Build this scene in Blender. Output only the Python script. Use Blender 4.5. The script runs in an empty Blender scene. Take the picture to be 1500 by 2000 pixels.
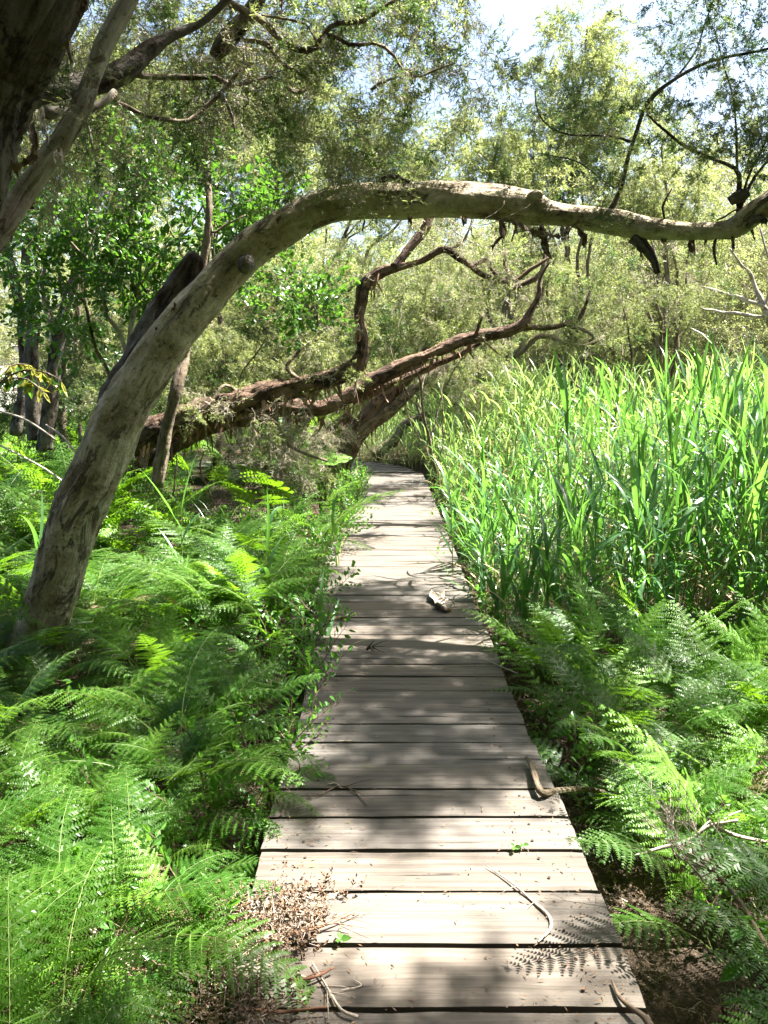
import bpy, math, random
import numpy as np
from mathutils import Vector, Matrix, Euler

random.seed(7)
RNG = np.random.default_rng(11)
PI = math.pi

# ------------------------------------------------------------------ camera, sky, sun, exposure
SC = bpy.context.scene
F_PX, PITCH, EYE = 1619.0, math.radians(10.0), 1.6
cam_d = bpy.data.cameras.new('camera')
cam = bpy.data.objects.new('camera', cam_d)
SC.collection.objects.link(cam)
cam.location = (0, 0, EYE)
cam.rotation_euler = (math.radians(90) - PITCH, 0, 0)
cam_d.sensor_fit = 'VERTICAL'
cam_d.angle = 2 * math.atan(1000 / F_PX)
cam_d.clip_start = 0.02
cam_d.clip_end = 3000
SC.camera = cam

SUN_EL, SUN_AZ = math.radians(61), math.radians(68)       # azimuth clockwise from +Y
SUNV = np.array([math.sin(SUN_AZ) * math.cos(SUN_EL), math.cos(SUN_AZ) * math.cos(SUN_EL), math.sin(SUN_EL)])
world = bpy.data.worlds.new('World')
SC.world = world
world.use_nodes = True
wn = world.node_tree
bg = wn.nodes['Background']
sky = wn.nodes.new('ShaderNodeTexSky')
sky.sky_type = 'NISHITA'
sky.sun_disc = False
sky.sun_elevation = SUN_EL
sky.sun_rotation = SUN_AZ
sky.air_density = 1.0
sky.dust_density = 3.0
wn.links.new(sky.outputs[0], bg.inputs['Color'])
bg.inputs['Strength'].default_value = 0.05

sun_d = bpy.data.lights.new('sun', 'SUN')
sun_d.energy = 5.0
sun_d.angle = math.radians(0.55)
sun_d.color = (1.0, 0.955, 0.88)
sun = bpy.data.objects.new('sun', sun_d)
SC.collection.objects.link(sun)
sun.rotation_euler = Vector(SUNV).to_track_quat('Z', 'Y').to_euler()
sun.location = (6, 6, 12)

SC.view_settings.view_transform = 'Standard'
SC.view_settings.look = 'None'
SC.view_settings.exposure = 3.0
SC.view_settings.gamma = 1
SC.view_settings.use_curve_mapping = False
cy = SC.cycles
cy.max_bounces = 7
cy.diffuse_bounces = 3
cy.glossy_bounces = 2
cy.transmission_bounces = 4
cy.transparent_max_bounces = 4
cy.use_denoising = True
cy.caustics_reflective = False
cy.caustics_refractive = False
cy.sample_clamp_indirect = 6
try:
    cy.denoiser = 'OPENIMAGEDENOISE'
    cy.denoising_prefilter = 'ACCURATE'
except Exception:
    pass

CP, SP = math.cos(PITCH), math.sin(PITCH)


def P(px, py, dist):
    """point in the place seen at photo pixel px,py that lies dist metres ahead"""
    cx, cyy = (px - 750) / F_PX, (1000 - py) / F_PX
    d = np.array([cx, CP + cyy * SP, -SP + cyy * CP])
    return np.array([0, 0, EYE]) + d * (dist / d[1])


def G(px, py, z=0.0):
    cx, cyy = (px - 750) / F_PX, (1000 - py) / F_PX
    d = np.array([cx, CP + cyy * SP, -SP + cyy * CP])
    return np.array([0, 0, EYE]) + d * ((z - EYE) / d[2])


# ------------------------------------------------------------------ small numpy noise
def _h(ix, iy, iz):
    n = (ix * 374761393 + iy * 668265263 + iz * 2147483647 + 1013904223) & 0xffffffff
    n = ((n ^ (n >> 13)) * 1274126177) & 0xffffffff
    n = ((n ^ (n >> 16)) * 2246822519) & 0xffffffff
    return (n & 0xffff) / 65535.0


def vnoise(p):
    p = np.asarray(p, dtype=float)
    i = np.floor(p).astype(np.int64)
    f = p - i
    f = f * f * (3 - 2 * f)
    r = 0
    for dx in (0, 1):
        for dy in (0, 1):
            for dz in (0, 1):
                w = (f[..., 0] if dx else 1 - f[..., 0]) * (f[..., 1] if dy else 1 - f[..., 1]) * (f[..., 2] if dz else 1 - f[..., 2])
                r = r + w * _h(i[..., 0] + dx, i[..., 1] + dy, i[..., 2] + dz)
    return r * 2 - 1


def fbm(p, o=3):
    r, a, p = 0, 1.0, np.asarray(p, float)
    for k in range(o):
        r = r + a * vnoise(p * (2.03 ** k) + 17.3 * k)
        a *= .5
    return r


# ------------------------------------------------------------------ object helpers
COL = SC.collection


def tag(o, label=None, cat=None, group=None, kind=None):
    if label: o['label'] = label
    if cat: o['category'] = cat
    if group: o['group'] = group
    if kind: o['kind'] = kind
    return o


def empty(name, loc, label=None, cat=None, group=None):
    o = bpy.data.objects.new(name, None)
    COL.objects.link(o)
    o.location = loc
    o.empty_display_size = .1
    return tag(o, label, cat, group)


def mesh(name, V, Fs, mats, smooth=True, mi=None, bk=None):
    V = np.asarray(V, float)
    me = bpy.data.meshes.new(name)
    faces = []
    for f in Fs:
        faces += np.asarray(f).tolist()
    me.from_pydata(V.tolist(), [], faces)
    for m in mats:
        me.materials.append(m)
    if smooth:
        me.polygons.foreach_set('use_smooth', np.ones(len(faces), dtype=bool))
    if mi is not None:
        me.polygons.foreach_set('material_index', np.asarray(mi, dtype=np.int32))
    if bk is not None:
        a = me.attributes.new('bk', 'FLOAT_VECTOR', 'POINT')
        a.data.foreach_set('vector', np.asarray(bk, dtype=np.float32).ravel())
    me.update()
    return me


def link(name, me, parent=None, loc=None):
    o = bpy.data.objects.new(name, me)
    COL.objects.link(o)
    if loc is not None:
        o.location = loc
    if parent is not None:
        o.parent = parent
    return o


def wmesh(name, V, Fs, mats, parent=None, **kw):
    """mesh given in world coordinates, linked under its (unrotated, unscaled) parent"""
    V = np.asarray(V, float)
    if parent is not None:
        off = np.array(parent.location)
        q = parent.parent
        while q is not None:
            off = off + np.array(q.location)
            q = q.parent
        V = V - off
    return link(name, mesh(name, V, Fs, mats, **kw), parent)


class MB:
    def __init__(s):
        s.V, s.F, s.M, s.n, s.B = [], [], [], 0, []

    def add(s, V, F, m=0, bk=None):
        V = np.asarray(V, float)
        s.V.append(V)
        s.B.append(np.asarray(bk, float) if bk is not None else V)
        if not isinstance(F, list):
            F = [F]
        for f in F:
            f = np.asarray(f)
            if len(f):
                s.F.append(f + s.n)
                s.M += [m] * len(f)
        s.n += len(V)

    def mesh(s, name, mats, smooth=True):
        return mesh(name, np.vstack(s.V), s.F, mats, smooth, s.M, np.vstack(s.B))

    def build(s, name, mats, parent=None, smooth=True):
        return wmesh(name, np.vstack(s.V), s.F, mats, parent, smooth=smooth, mi=s.M, bk=np.vstack(s.B))


def norm(a):
    return a / np.maximum(np.linalg.norm(a, axis=-1, keepdims=True), 1e-9)


def crom(pts, n):
    """Catmull-Rom resample of (k, d) array to n points, even in chord length"""
    p = np.asarray(pts, float)
    if len(p) == 2:
        t = np.linspace(0, 1, n)[:, None]
        return p[0] * (1 - t) + p[1] * t
    d = np.r_[0, np.cumsum(np.linalg.norm(np.diff(p[:, :3], axis=0), axis=1))]
    s = np.linspace(0, d[-1], n)
    k = np.clip(np.searchsorted(d, s, side='right') - 1, 0, len(p) - 2)
    u = ((s - d[k]) / (d[k + 1] - d[k]))[:, None]
    ext = np.vstack([2 * p[0] - p[1], p, 2 * p[-1] - p[-2]])
    a, b, c, e = ext[k], ext[k + 1], ext[k + 2], ext[k + 3]
    return .5 * (2 * b + (c - a) * u + (2 * a - 5 * b + 4 * c - e) * u ** 2 + (3 * b - a - 3 * c + e) * u ** 3)


def tube(pts, rads, sides=8, n=None, rough=0.0, ridge=0.0, seed=0, cap=True, wob=0.0, step=None):
    """tapered limb; returns V, faces, bk (straightened bark coordinates)"""
    pr = np.hstack([np.asarray(pts, float), np.asarray(rads, float)[:, None]])
    L = np.linalg.norm(np.diff(pr[:, :3], axis=0), axis=1).sum()
    if n is None:
        n = max(4, int(L / (step or 0.06)))
    q = crom(pr, n)
    c, r = q[:, :3], np.maximum(q[:, 3], .0006)
    if wob:
        s = np.linspace(0, L, n)
        w = np.stack([vnoise(np.stack([s * 2.3 + seed * 9.1 + k * 31, s * 0, s * 0 + k], 1)) for k in range(3)], 1)
        w2 = np.stack([vnoise(np.stack([s * 6.3 + seed * 5.1 + k * 17, s * 0, s * 0 + k], 1)) for k in range(3)], 1)
        env = np.minimum(1, s / max(L * .1, .05))[:, None]
        c = c + (w + .4 * w2) * wob * env
    t = norm(np.gradient(c, axis=0))
    u = np.zeros_like(t)
    ref = np.array([0, 0, 1.]) if abs(t[0][2]) < .9 else np.array([1., 0, 0])
    u0 = norm(np.cross(t[0], ref))
    for k in range(n):
        u0 = norm(u0 - t[k] * np.dot(u0, t[k]))
        u[k] = u0
    v = np.cross(t, u)
    th = np.linspace(0, 2 * PI, sides, endpoint=False)
    ct, st = np.cos(th), np.sin(th)
    s = np.r_[0, np.cumsum(np.linalg.norm(np.diff(c, axis=0), axis=1))]
    rr = np.repeat(r[:, None], sides, 1)
    rm = r.mean()
    B = np.stack([rr * ct * 1.0, rr * st * 1.0, np.repeat(s[:, None], sides, 1)], -1)
    if rough or ridge:
        q0 = B / rm * np.array([1, 1, .35]) + seed * 13.7
        disp = rough * fbm(q0 * 1.1, 3)
        if ridge:
            tw = th[None, :] + .8 * vnoise(np.stack([s / rm * .2 + seed, s * 0, s * 0], 1))[:, None]
            qr = np.stack([np.cos(tw) * 3.2, np.sin(tw) * 3.2, np.repeat(s[:, None], sides, 1) / rm * .22 + seed * 7], -1)
            disp = disp + ridge * (1 - 2 * np.abs(fbm(qr, 2)))
        rr = rr * (1 + disp)
    V = c[:, None] + rr[..., None] * (u[:, None] * ct[None, :, None] + v[:, None] * st[None, :, None])
    V = V.reshape(-1, 3)
    Bf = B.reshape(-1, 3) + seed * 3.1
    i, j = np.meshgrid(np.arange(n - 1), np.arange(sides), indexing='ij')
    a, b = i * sides + j, i * sides + (j + 1) % sides
    Fq = np.stack([a, b, b + sides, a + sides], -1).reshape(-1, 4)
    Fs = [Fq]
    if cap:
        V = np.vstack([V, c[0], c[-1]])
        Bf = np.vstack([Bf, Bf[0], Bf[-1]])
        k = np.arange(sides)
        n0, n1 = n * sides, n * sides + 1
        Fs.append(np.stack([(k + 1) % sides, k, np.full(sides, n0)], 1))
        Fs.append(np.stack([(n - 1) * sides + k, (n - 1) * sides + (k + 1) % sides, np.full(sides, n1)], 1))
    return V, Fs, Bf


def quads(base, d, nrm, l, w, skew=.45):
    """N lanceolate leaves, one quad each"""
    d, nrm = norm(d), norm(nrm)
    s = norm(np.cross(d, nrm))
    l, w = np.asarray(l)[:, None], np.asarray(w)[:, None]
    V = np.stack([base, base + d * l * skew + s * w / 2, base + d * l, base + d * l * skew - s * w / 2], 1).reshape(-1, 3)
    n = len(base)
    return V, np.arange(4 * n).reshape(n, 4)


def pinnules(base, d, nrm, l, w):
    d, nrm = norm(d), norm(nrm)
    s = norm(np.cross(d, nrm))
    l, w = np.asarray(l)[:, None], np.asarray(w)[:, None]
    V = np.stack([base + s * w * .46, base + d * l * .94 + s * w * .20, base + d * l - s * w * .12, base - s * w * .46], 1).reshape(-1, 3)
    n = len(base)
    return V, np.arange(4 * n).reshape(n, 4)


def leaves6(base, d, nrm, l, w, fold=.25, curl=.15):
    """N broad leaves, folded along the midrib, two quads each"""
    d, nrm = norm(d), norm(nrm)
    s = norm(np.cross(d, nrm))
    nrm = np.cross(s, d)
    l, w = np.asarray(l)[:, None], np.asarray(w)[:, None]
    up = nrm * w * fold
    mid = base + d * l * .5 + nrm * l * curl * .5
    V = np.stack([base, base + d * l * .28 + s * w * .5 + up + nrm * l * curl * .35, base + d * l * .68 + s * w * .38 + up + nrm * l * curl * .3, base + d * l,
                  base + d * l * .28 - s * w * .5 + up + nrm * l * curl * .35, base + d * l * .68 - s * w * .38 + up + nrm * l * curl * .3, mid], 1).reshape(-1, 3)
    n = len(base)
    o = (np.arange(n) * 7)[:, None]
    F1 = o + np.array([0, 1, 2, 6])
    F2 = o + np.array([6, 2, 3, 5])
    F3 = o + np.array([0, 6, 5, 4])
    return V, [F1, F2, F3]


def blade(pts, w, up, fold=.25):
    """long folded grass blade along a polyline"""
    p = np.asarray(pts, float)
    n = len(p)
    t = norm(np.gradient(p, axis=0))
    s = norm(np.cross(t, up))
    nn = np.cross(s, t)
    w = np.asarray(w)[:, None]
    V = np.stack([p + s * w / 2 + nn * w * fold * .5, p, p - s * w / 2 + nn * w * fold * .5], 1).reshape(-1, 3)
    i = np.arange(n - 1)[:, None] * 3
    return V, [i + np.array([0, 1, 4, 3]), i + np.array([1, 2, 5, 4])]


def ribbons(a, b, w, rng):
    """thin twigs as 3-sided prisms from a to b"""
    d = norm(b - a)
    r = norm(np.cross(d, rng.normal(size=d.shape)))
    q = np.cross(d, r)
    w = np.asarray(w)[:, None]
    ring = [r, -r * .5 + q * .87, -r * .5 - q * .87]
    V = np.stack([a + x * w for x in ring] + [b + x * w * .6 for x in ring], 1).reshape(-1, 3)
    o = (np.arange(len(a)) * 6)[:, None]
    return V, [o + np.array([0, 1, 4, 3]), o + np.array([1, 2, 5, 4]), o + np.array([2, 0, 3, 5])]


# ------------------------------------------------------------------ materials
class NT:
    def __init__(s, name):
        s.m = bpy.data.materials.new(name)
        s.m.use_nodes = True
        s.t = s.m.node_tree
        s.t.nodes.clear()
        s.out = s.N('ShaderNodeOutputMaterial')

    def N(s, ty, **kw):
        n = s.t.nodes.new(ty)
        for k, v in kw.items():
            if k in n.inputs.keys() if isinstance(k, str) else False:
                n.inputs[k].default_value = v
            else:
                setattr(n, k, v)
        return n

    def L(s, a, b):
        s.t.links.new(a, b)

    def noise(s, vec, scale, detail=3, rough=.55, dist=0):
        n = s.N('ShaderNodeTexNoise')
        n.inputs['Scale'].default_value = scale
        n.inputs['Detail'].default_value = detail
        n.inputs['Roughness'].default_value = rough
        n.inputs['Distortion'].default_value = dist
        if vec is not None:
            s.L(vec, n.inputs['Vector'])
        return n.outputs['Fac']

    def ramp(s, fac, stops):
        r = s.N('ShaderNodeValToRGB')
        e = r.color_ramp.elements
        while len(e) < len(stops):
            e.new(.5)
        for k, (p, c) in enumerate(stops):
            e[k].position = p
            e[k].color = (c[0], c[1], c[2], 1) if not isinstance(c, (int, float)) else (c, c, c, 1)
        s.L(fac, r.inputs[0])
        return r.outputs[0]

    def mixc(s, fac, a, b, mode='MIX'):
        m = s.N('ShaderNodeMix')
        m.data_type = 'RGBA'
        m.blend_type = mode
        for sock, v in ((m.inputs[0], fac), (m.inputs[6], a), (m.inputs[7], b)):
            if isinstance(v, (int, float)):
                sock.default_value = v
            elif isinstance(v, tuple):
                sock.default_value = (*v, 1)
            else:
                s.L(v, sock)
        return m.outputs[2]

    def math(s, op, a, b=None, c=None):
        m = s.N('ShaderNodeMath')
        m.operation = op
        for k, v in enumerate((a, b, c)):
            if v is None: continue
            if isinstance(v, (int, float)):
                m.inputs[k].default_value = v
            else:
                s.L(v, m.inputs[k])
        return m.outputs[0]

    def mapping(s, vec, scale=(1, 1, 1), loc=(0, 0, 0)):
        m = s.N('ShaderNodeMapping')
        m.inputs['Scale'].default_value = scale
        m.inputs['Location'].default_value = loc
        s.L(vec, m.inputs['Vector'])
        return m.outputs[0]

    def bump(s, h, dist, strength=1.0):
        b = s.N('ShaderNodeBump')
        b.inputs['Distance'].default_value = dist
        b.inputs['Strength'].default_value = strength
        s.L(h, b.inputs['Height'])
        return b.outputs[0]

    def principled(s, col, rough=.6, spec=.4, normal=None):
        p = s.N('ShaderNodeBsdfPrincipled')
        p.inputs['Roughness'].default_value = rough if isinstance(rough, (int, float)) else .5
        if not isinstance(rough, (int, float)):
            s.L(rough, p.inputs['Roughness'])
        p.inputs['Specular IOR Level'].default_value = spec
        if isinstance(col, tuple):
            p.inputs['Base Color'].default_value = (*col, 1)
        else:
            s.L(col, p.inputs['Base Color'])
        if normal is not None:
            s.L(normal, p.inputs['Normal'])
        return p.outputs[0]

    def done(s, sh):
        s.L(sh, s.out.inputs[0])
        return s.m


def leafmat(name, c1, c2, tr, fac=.42, rough=.4, spec=.45, c3=None):
    k = NT(name)
    oi = k.N('ShaderNodeObjectInfo')
    geo = k.N('ShaderNodeNewGeometry')
    n1 = k.noise(geo.outputs['Position'], 2.2, 2)
    f = k.math('ADD', k.math('MULTIPLY', oi.outputs['Random'], .6), k.math('MULTIPLY', n1, .6))
    f = k.math('SUBTRACT', f, .1)
    col = k.mixc(f, c1, c2)
    if c3:
        n3 = k.noise(geo.outputs['Position'], 11, 2)
        col = k.mixc(k.ramp(n3, [(.6, 0.), (.72, 1.)]), col, c3)
    n2 = k.noise(geo.outputs['Position'], 60, 1)
    col = k.mixc(.35, col, k.ramp(n2, [(.3, .55), (.7, 1.25)]), 'MULTIPLY')
    pr = k.principled(col, rough, spec)
    t = k.N('ShaderNodeBsdfTranslucent')
    k.L(k.mixc(.75, col, tr), t.inputs['Color'])
    mx = k.N('ShaderNodeMixShader')
    mx.inputs[0].default_value = fac
    k.L(pr, mx.inputs[1])
    k.L(t.outputs[0], mx.inputs[2])
    return k.done(mx.outputs[0])


def plainmat(name, c1, c2, scale=30, rough=.8, bump=.002, spec=.25):
    k = NT(name)
    geo = k.N('ShaderNodeNewGeometry')
    oi = k.N('ShaderNodeObjectInfo')
    n = k.noise(geo.outputs['Position'], scale, 4, .65)
    f = k.math('ADD', n, k.math('MULTIPLY', k.math('SUBTRACT', oi.outputs['Random'], .5), .3))
    col = k.ramp(f, [(.3, c1), (.7, c2)])
    return k.done(k.principled(col, rough, spec, k.bump(n, bump)))


def barkmat(name, pale, mid, dark, alg, streak=1.0, fib=26, bump=.012, patch=3.0, algf=.35):
    k = NT(name)
    at = k.N('ShaderNodeAttribute')
    at.attribute_name = 'bk'
    v = at.outputs['Vector']
    big = k.noise(v, patch, 8, .72, .3)
    fibre = k.noise(k.mapping(v, (fib, fib, fib * .09)), 1.0, 5, .65, .6)
    fine = k.noise(k.mapping(v, (90, 90, 30)), 1.0, 3, .6)
    mosc = k.noise(k.mapping(v, (1, 1, .6), (3, 8, 1)), patch * 1.7, 5, .7)
    f = k.math('ADD', k.math('MULTIPLY', big, 1 - .4 * streak), k.math('MULTIPLY', fibre, .4 * streak))
    col = k.ramp(f, [(.34, dark), (.44, mid), (.56, pale), (.72, tuple(min(1, x * 1.15) for x in pale))])
    col = k.mixc(k.ramp(mosc, [(.52, 0.), (.68, algf)]), col, alg)
    crack = k.ramp(fibre, [(.33, 0.35), (.43, 1.)])
    col = k.mixc(.8 * streak, col, crack, 'MULTIPLY')
    spots = k.ramp(k.noise(v, 38, 5, .7), [(.36, .45), (.44, 1.), (.62, 1.), (.70, 1.45)])
    col = k.mixc(.85, col, spots, 'MULTIPLY')
    plate = k.noise(k.mapping(v, (9, 9, 3.2), (1, 2, 3)), 1.0, 8, .72, .5)
    col = k.mixc(k.ramp(plate, [(.57, 0.), (.585, .75), (.63, .75), (.66, .2)]), col, dark)
    col = k.mixc(k.ramp(plate, [(.36, .6), (.39, 0.)]), col, tuple(min(1, x * 1.35) for x in pale))
    h = k.math('ADD', k.math('MULTIPLY', fibre, streak), k.math('MULTIPLY', fine, .3))
    h = k.math('ADD', h, k.math('MULTIPLY', k.noise(v, 14, 4, .6), .8))
    h = k.math('ADD', h, k.math('MULTIPLY', k.ramp(plate, [(.56, 1.), (.60, 0.)]), .5))
    return k.done(k.principled(col, .85, .2, k.bump(h, bump)))


M = {}
M['bark_grey'] = barkmat('grey_bark', (.50, .43, .31), (.32, .255, .17), (.12, .08, .052), (.16, .16, .07), streak=.5, fib=11, bump=.03, patch=4.2, algf=.7)
M['bark_dark'] = barkmat('dark_papery_bark', (.15, .135, .115), (.05, .033, .023), (.018, .012, .009), (.06, .06, .03), fib=16, bump=.018, patch=4.0)
M['bark_pale'] = barkmat('pale_smooth_bark', (.40, .36, .31), (.25, .20, .16), (.11, .08, .06), (.16, .16, .09), fib=22, bump=.008, patch=5)
M['bark_red'] = barkmat('red_brown_stringy_bark', (.18, .118, .082), (.066, .038, .025), (.03, .018, .012), (.18, .15, .11), fib=30, bump=.03, patch=6, algf=.5)
M['bark_far'] = barkmat('brown_bark', (.22, .175, .125), (.11, .08, .055), (.045, .03, .02), (.11, .11, .06), fib=24, bump=.015, patch=5)
M['twig_grey'] = plainmat('grey_dead_twig', (.25, .21, .165), (.50, .43, .35), 40, .8)
M['bark_thin'] = plainmat('thin_pale_stem_bark', (.22, .19, .15), (.50, .46, .39), 9, .8)
M['twig_brown'] = plainmat('brown_twig', (.06, .04, .028), (.16, .115, .08), 40, .8)
M['flake'] = plainmat('peeling_bark_flake', (.09, .06, .04), (.27, .20, .145), 25, .85)
M['fern'] = leafmat('bracken_green', (.019, .070, .007), (.060, .140, .011), (.23, .48, .012), .44, .42, .32)
M['fern_young'] = leafmat('young_bracken_green', (.085, .21, .02), (.15, .30, .03), (.34, .66, .03), .48, .42, .32)
M['fern_old'] = leafmat('browned_bracken', (.07, .055, .02), (.12, .075, .035), (.20, .13, .04), .35, .6, .3)
M['fern_dead'] = plainmat('dead_bracken_litter', (.055, .033, .02), (.20, .125, .075), 45, .85)
M['stalk'] = leafmat('green_stalk', (.10, .16, .04), (.17, .22, .06), (.25, .35, .06), .15, .5, .3)
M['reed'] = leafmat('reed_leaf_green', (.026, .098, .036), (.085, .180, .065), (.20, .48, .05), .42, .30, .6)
M['reed_far'] = leafmat('sun_brightened_reed_green', (.13, .24, .070), (.27, .38, .13), (.45, .68, .14), .42, .36, .5)  # lighter copy of the reed leaf, sunlight put into the colour
M['reed_stem'] = plainmat('reed_stem', (.10, .17, .04), (.30, .27, .11), 14, .6)
M['straw'] = leafmat('dry_reed_leaf', (.34, .27, .14), (.45, .37, .21), (.5, .4, .2), .35, .6, .3)
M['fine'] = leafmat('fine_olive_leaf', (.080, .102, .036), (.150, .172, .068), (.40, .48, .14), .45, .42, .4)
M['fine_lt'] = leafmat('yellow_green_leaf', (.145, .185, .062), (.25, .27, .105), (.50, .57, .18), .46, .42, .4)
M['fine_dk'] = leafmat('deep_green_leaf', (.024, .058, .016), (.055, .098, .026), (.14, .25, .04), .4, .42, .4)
M['broad'] = leafmat('glossy_broad_leaf', (.026, .078, .014), (.058, .140, .02), (.16, .36, .03), .36, .3, .55)
M['broad_y'] = leafmat('yellow_young_leaf', (.22, .26, .05), (.34, .30, .05), (.55, .52, .06), .45, .35, .5)
M['taro'] = leafmat('taro_leaf', (.12, .26, .04), (.16, .32, .05), (.38, .66, .06), .5, .35, .5)
M['herb'] = leafmat('herb_leaf', (.045, .13, .025), (.10, .23, .04), (.22, .50, .04), .42, .36, .5)
M['grass'] = leafmat('grass_green', (.09, .19, .03), (.16, .27, .05), (.34, .55, .06), .42, .4, .4)
M['thicket'] = leafmat('thicket_leaf', (.125, .16, .06), (.23, .245, .10), (.46, .52, .17), .45, .42, .4)


def groundmat():
    k = NT('leaf_littered_soil')
    geo = k.N('ShaderNodeNewGeometry')
    p = geo.outputs['Position']
    n = k.noise(p, 9, 6, .7)
    n2 = k.noise(p, 70, 3, .7)
    col = k.ramp(n, [(.3, (.018, .013, .009)), (.5, (.045, .032, .022)), (.7, (.09, .065, .043))])
    col = k.mixc(k.ramp(n2, [(.5, 0.), (.7, .7)]), col, (.13, .095, .06))
    return k.done(k.principled(col, .95, .15, k.bump(k.math('ADD', n, n2), .03)))


def woodmat():
    k = NT('weathered_plank_wood')
    tc = k.N('ShaderNodeTexCoord')
    oi = k.N('ShaderNodeObjectInfo')
    geo = k.N('ShaderNodeNewGeometry')
    off = k.N('ShaderNodeCombineXYZ')
    k.L(k.math('MULTIPLY', oi.outputs['Random'], 91), off.inputs[0])
    k.L(k.math('MULTIPLY', oi.outputs['Random'], 37), off.inputs[1])
    va = k.N('ShaderNodeVectorMath')
    k.L(tc.outputs['Object'], va.inputs[0])
    k.L(off.outputs[0], va.inputs[1])
    v = va.outputs[0]
    grain = k.noise(k.mapping(v, (1.3, 42, 42)), 1.0, 6, .7, .35)
    grain2 = k.noise(k.mapping(v, (3.5, 150, 150)), 1.0, 3, .6, .2)
    stain = k.noise(k.mapping(v, (1.5, 4, 4)), 1.0, 4, .65)
    split = k.noise(k.mapping(v, (.9, 26, 26), (5, 3, 1)), 1.0, 3, .5, .25)
    col = k.ramp(grain, [(.22, (.052, .042, .034)), (.45, (.098, .083, .068)), (.64, (.148, .129, .108)), (.82, (.21, .188, .16))])
    col = k.mixc(.5, col, k.ramp(stain, [(.3, .5), (.6, 1.1)]), 'MULTIPLY')
    col = k.mixc(.5, col, k.ramp(grain2, [(.35, .75), (.6, 1.08)]), 'MULTIPLY')
    crack = k.ramp(split, [(.318, 0.12), (.345, 1.)])
    col = k.mixc(.9, col, crack, 'MULTIPLY')
    moss = k.noise(geo.outputs['Position'], 5, 4, .7)
    col = k.mixc(k.ramp(moss, [(.6, 0.), (.75, .45)]), col, (.13, .135, .05))
    tint = k.mixc(oi.outputs['Random'], (1.0, .95, .90), (.80, .84, .90))
    col = k.mixc(1.0, col, tint, 'MULTIPLY')
    h = k.math('ADD', k.math('MULTIPLY', grain, 1.0), k.math('MULTIPLY', grain2, .3))
    h = k.math('ADD', h, k.math('MULTIPLY', crack, .9))
    return k.done(k.principled(col, .72, .32, k.bump(h, .004)))


M['ground'] = groundmat()
M['wood'] = woodmat()
M['beam'] = plainmat('old_beam_wood', (.05, .04, .03), (.13, .11, .085), 18, .85)
M['road'] = plainmat('pale_gravel_road', (.42, .40, .36), (.58, .55, .50), 6, .9)


# ------------------------------------------------------------------ instancing of leaf-sized pieces on stuff
_groups = {}


def gn_group(srcs):
    key = tuple(s.name for s in srcs)
    if key in _groups:
        return _groups[key]
    g = bpy.data.node_groups.new('scatter', 'GeometryNodeTree')
    g.interface.new_socket('Geometry', in_out='INPUT', socket_type='NodeSocketGeometry')
    g.interface.new_socket('Geometry', in_out='OUTPUT', socket_type='NodeSocketGeometry')
    gi, go = g.nodes.new('NodeGroupInput'), g.nodes.new('NodeGroupOutput')
    jn = g.nodes.new('GeometryNodeJoinGeometry')

    def attr(nm, ty):
        n = g.nodes.new('GeometryNodeInputNamedAttribute')
        n.data_type = ty
        n.inputs['Name'].default_value = nm
        return n.outputs['Attribute']
    rot, scl, idx = attr('rot', 'FLOAT_VECTOR'), attr('scl', 'FLOAT'), attr('idx', 'INT')
    e2r = g.nodes.new('FunctionNodeEulerToRotation')
    g.links.new(rot, e2r.inputs[0])
    for k, s in enumerate(srcs):
        oi = g.nodes.new('GeometryNodeObjectInfo')
        oi.inputs['Object'].default_value = s
        oi.inputs['As Instance'].default_value = True
        cmp = g.nodes.new('FunctionNodeCompare')
        cmp.data_type = 'INT'
        cmp.operation = 'EQUAL'
        g.links.new(idx, cmp.inputs['A'] if cmp.inputs['A'].type == 'INT' else cmp.inputs[2])
        (cmp.inputs['B'] if cmp.inputs['B'].type == 'INT' else cmp.inputs[3]).default_value = k
        ip = g.nodes.new('GeometryNodeInstanceOnPoints')
        g.links.new(gi.outputs[0], ip.inputs['Points'])
        g.links.new(cmp.outputs[0], ip.inputs['Selection'])
        g.links.new(oi.outputs['Geometry'], ip.inputs['Instance'])
        g.links.new(e2r.outputs[0], ip.inputs['Rotation'])
        g.links.new(scl, ip.inputs['Scale'])
        g.links.new(ip.outputs[0], jn.inputs[0])
    g.links.new(jn.outputs[0], go.inputs[0])
    _groups[key] = g
    return g


_src = {}


def source(me):
    if me.name not in _src:
        _src[me.name] = bpy.data.objects.new('source_' + me.name, me)
    return _src[me.name]


NINST = [0]


def scatter(name, pts, rot, scl, idx, meshes, parent=None, kind='stuff'):
    pts = np.asarray(pts, float)
    NINST[0] += len(pts)
    if parent is not None:
        pts = pts - np.array(parent.location)
    me = bpy.data.meshes.new(name)
    me.from_pydata(pts.tolist(), [], [])
    a = me.attributes.new('rot', 'FLOAT_VECTOR', 'POINT')
    a.data.foreach_set('vector', np.asarray(rot, dtype=np.float32).ravel())
    a = me.attributes.new('scl', 'FLOAT', 'POINT')
    a.data.foreach_set('value', np.asarray(scl, dtype=np.float32))
    a = me.attributes.new('idx', 'INT', 'POINT')
    a.data.foreach_set('value', np.asarray(idx, dtype=np.int32))
    o = link(name, me, parent)
    md = o.modifiers.new('scatter', 'NODES')
    md.node_group = gn_group([source(m) for m in meshes])
    if kind:
        o['kind'] = kind
    return o


def dir_euler(d, roll):
    """euler (XYZ) turning +X onto d with a roll about it"""
    d = norm(np.asarray(d, float))
    out = np.zeros_like(d)
    out[:, 0] = roll
    out[:, 1] = -np.arcsin(np.clip(d[:, 2], -1, 1))
    out[:, 2] = np.arctan2(d[:, 1], d[:, 0])
    return out


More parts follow.
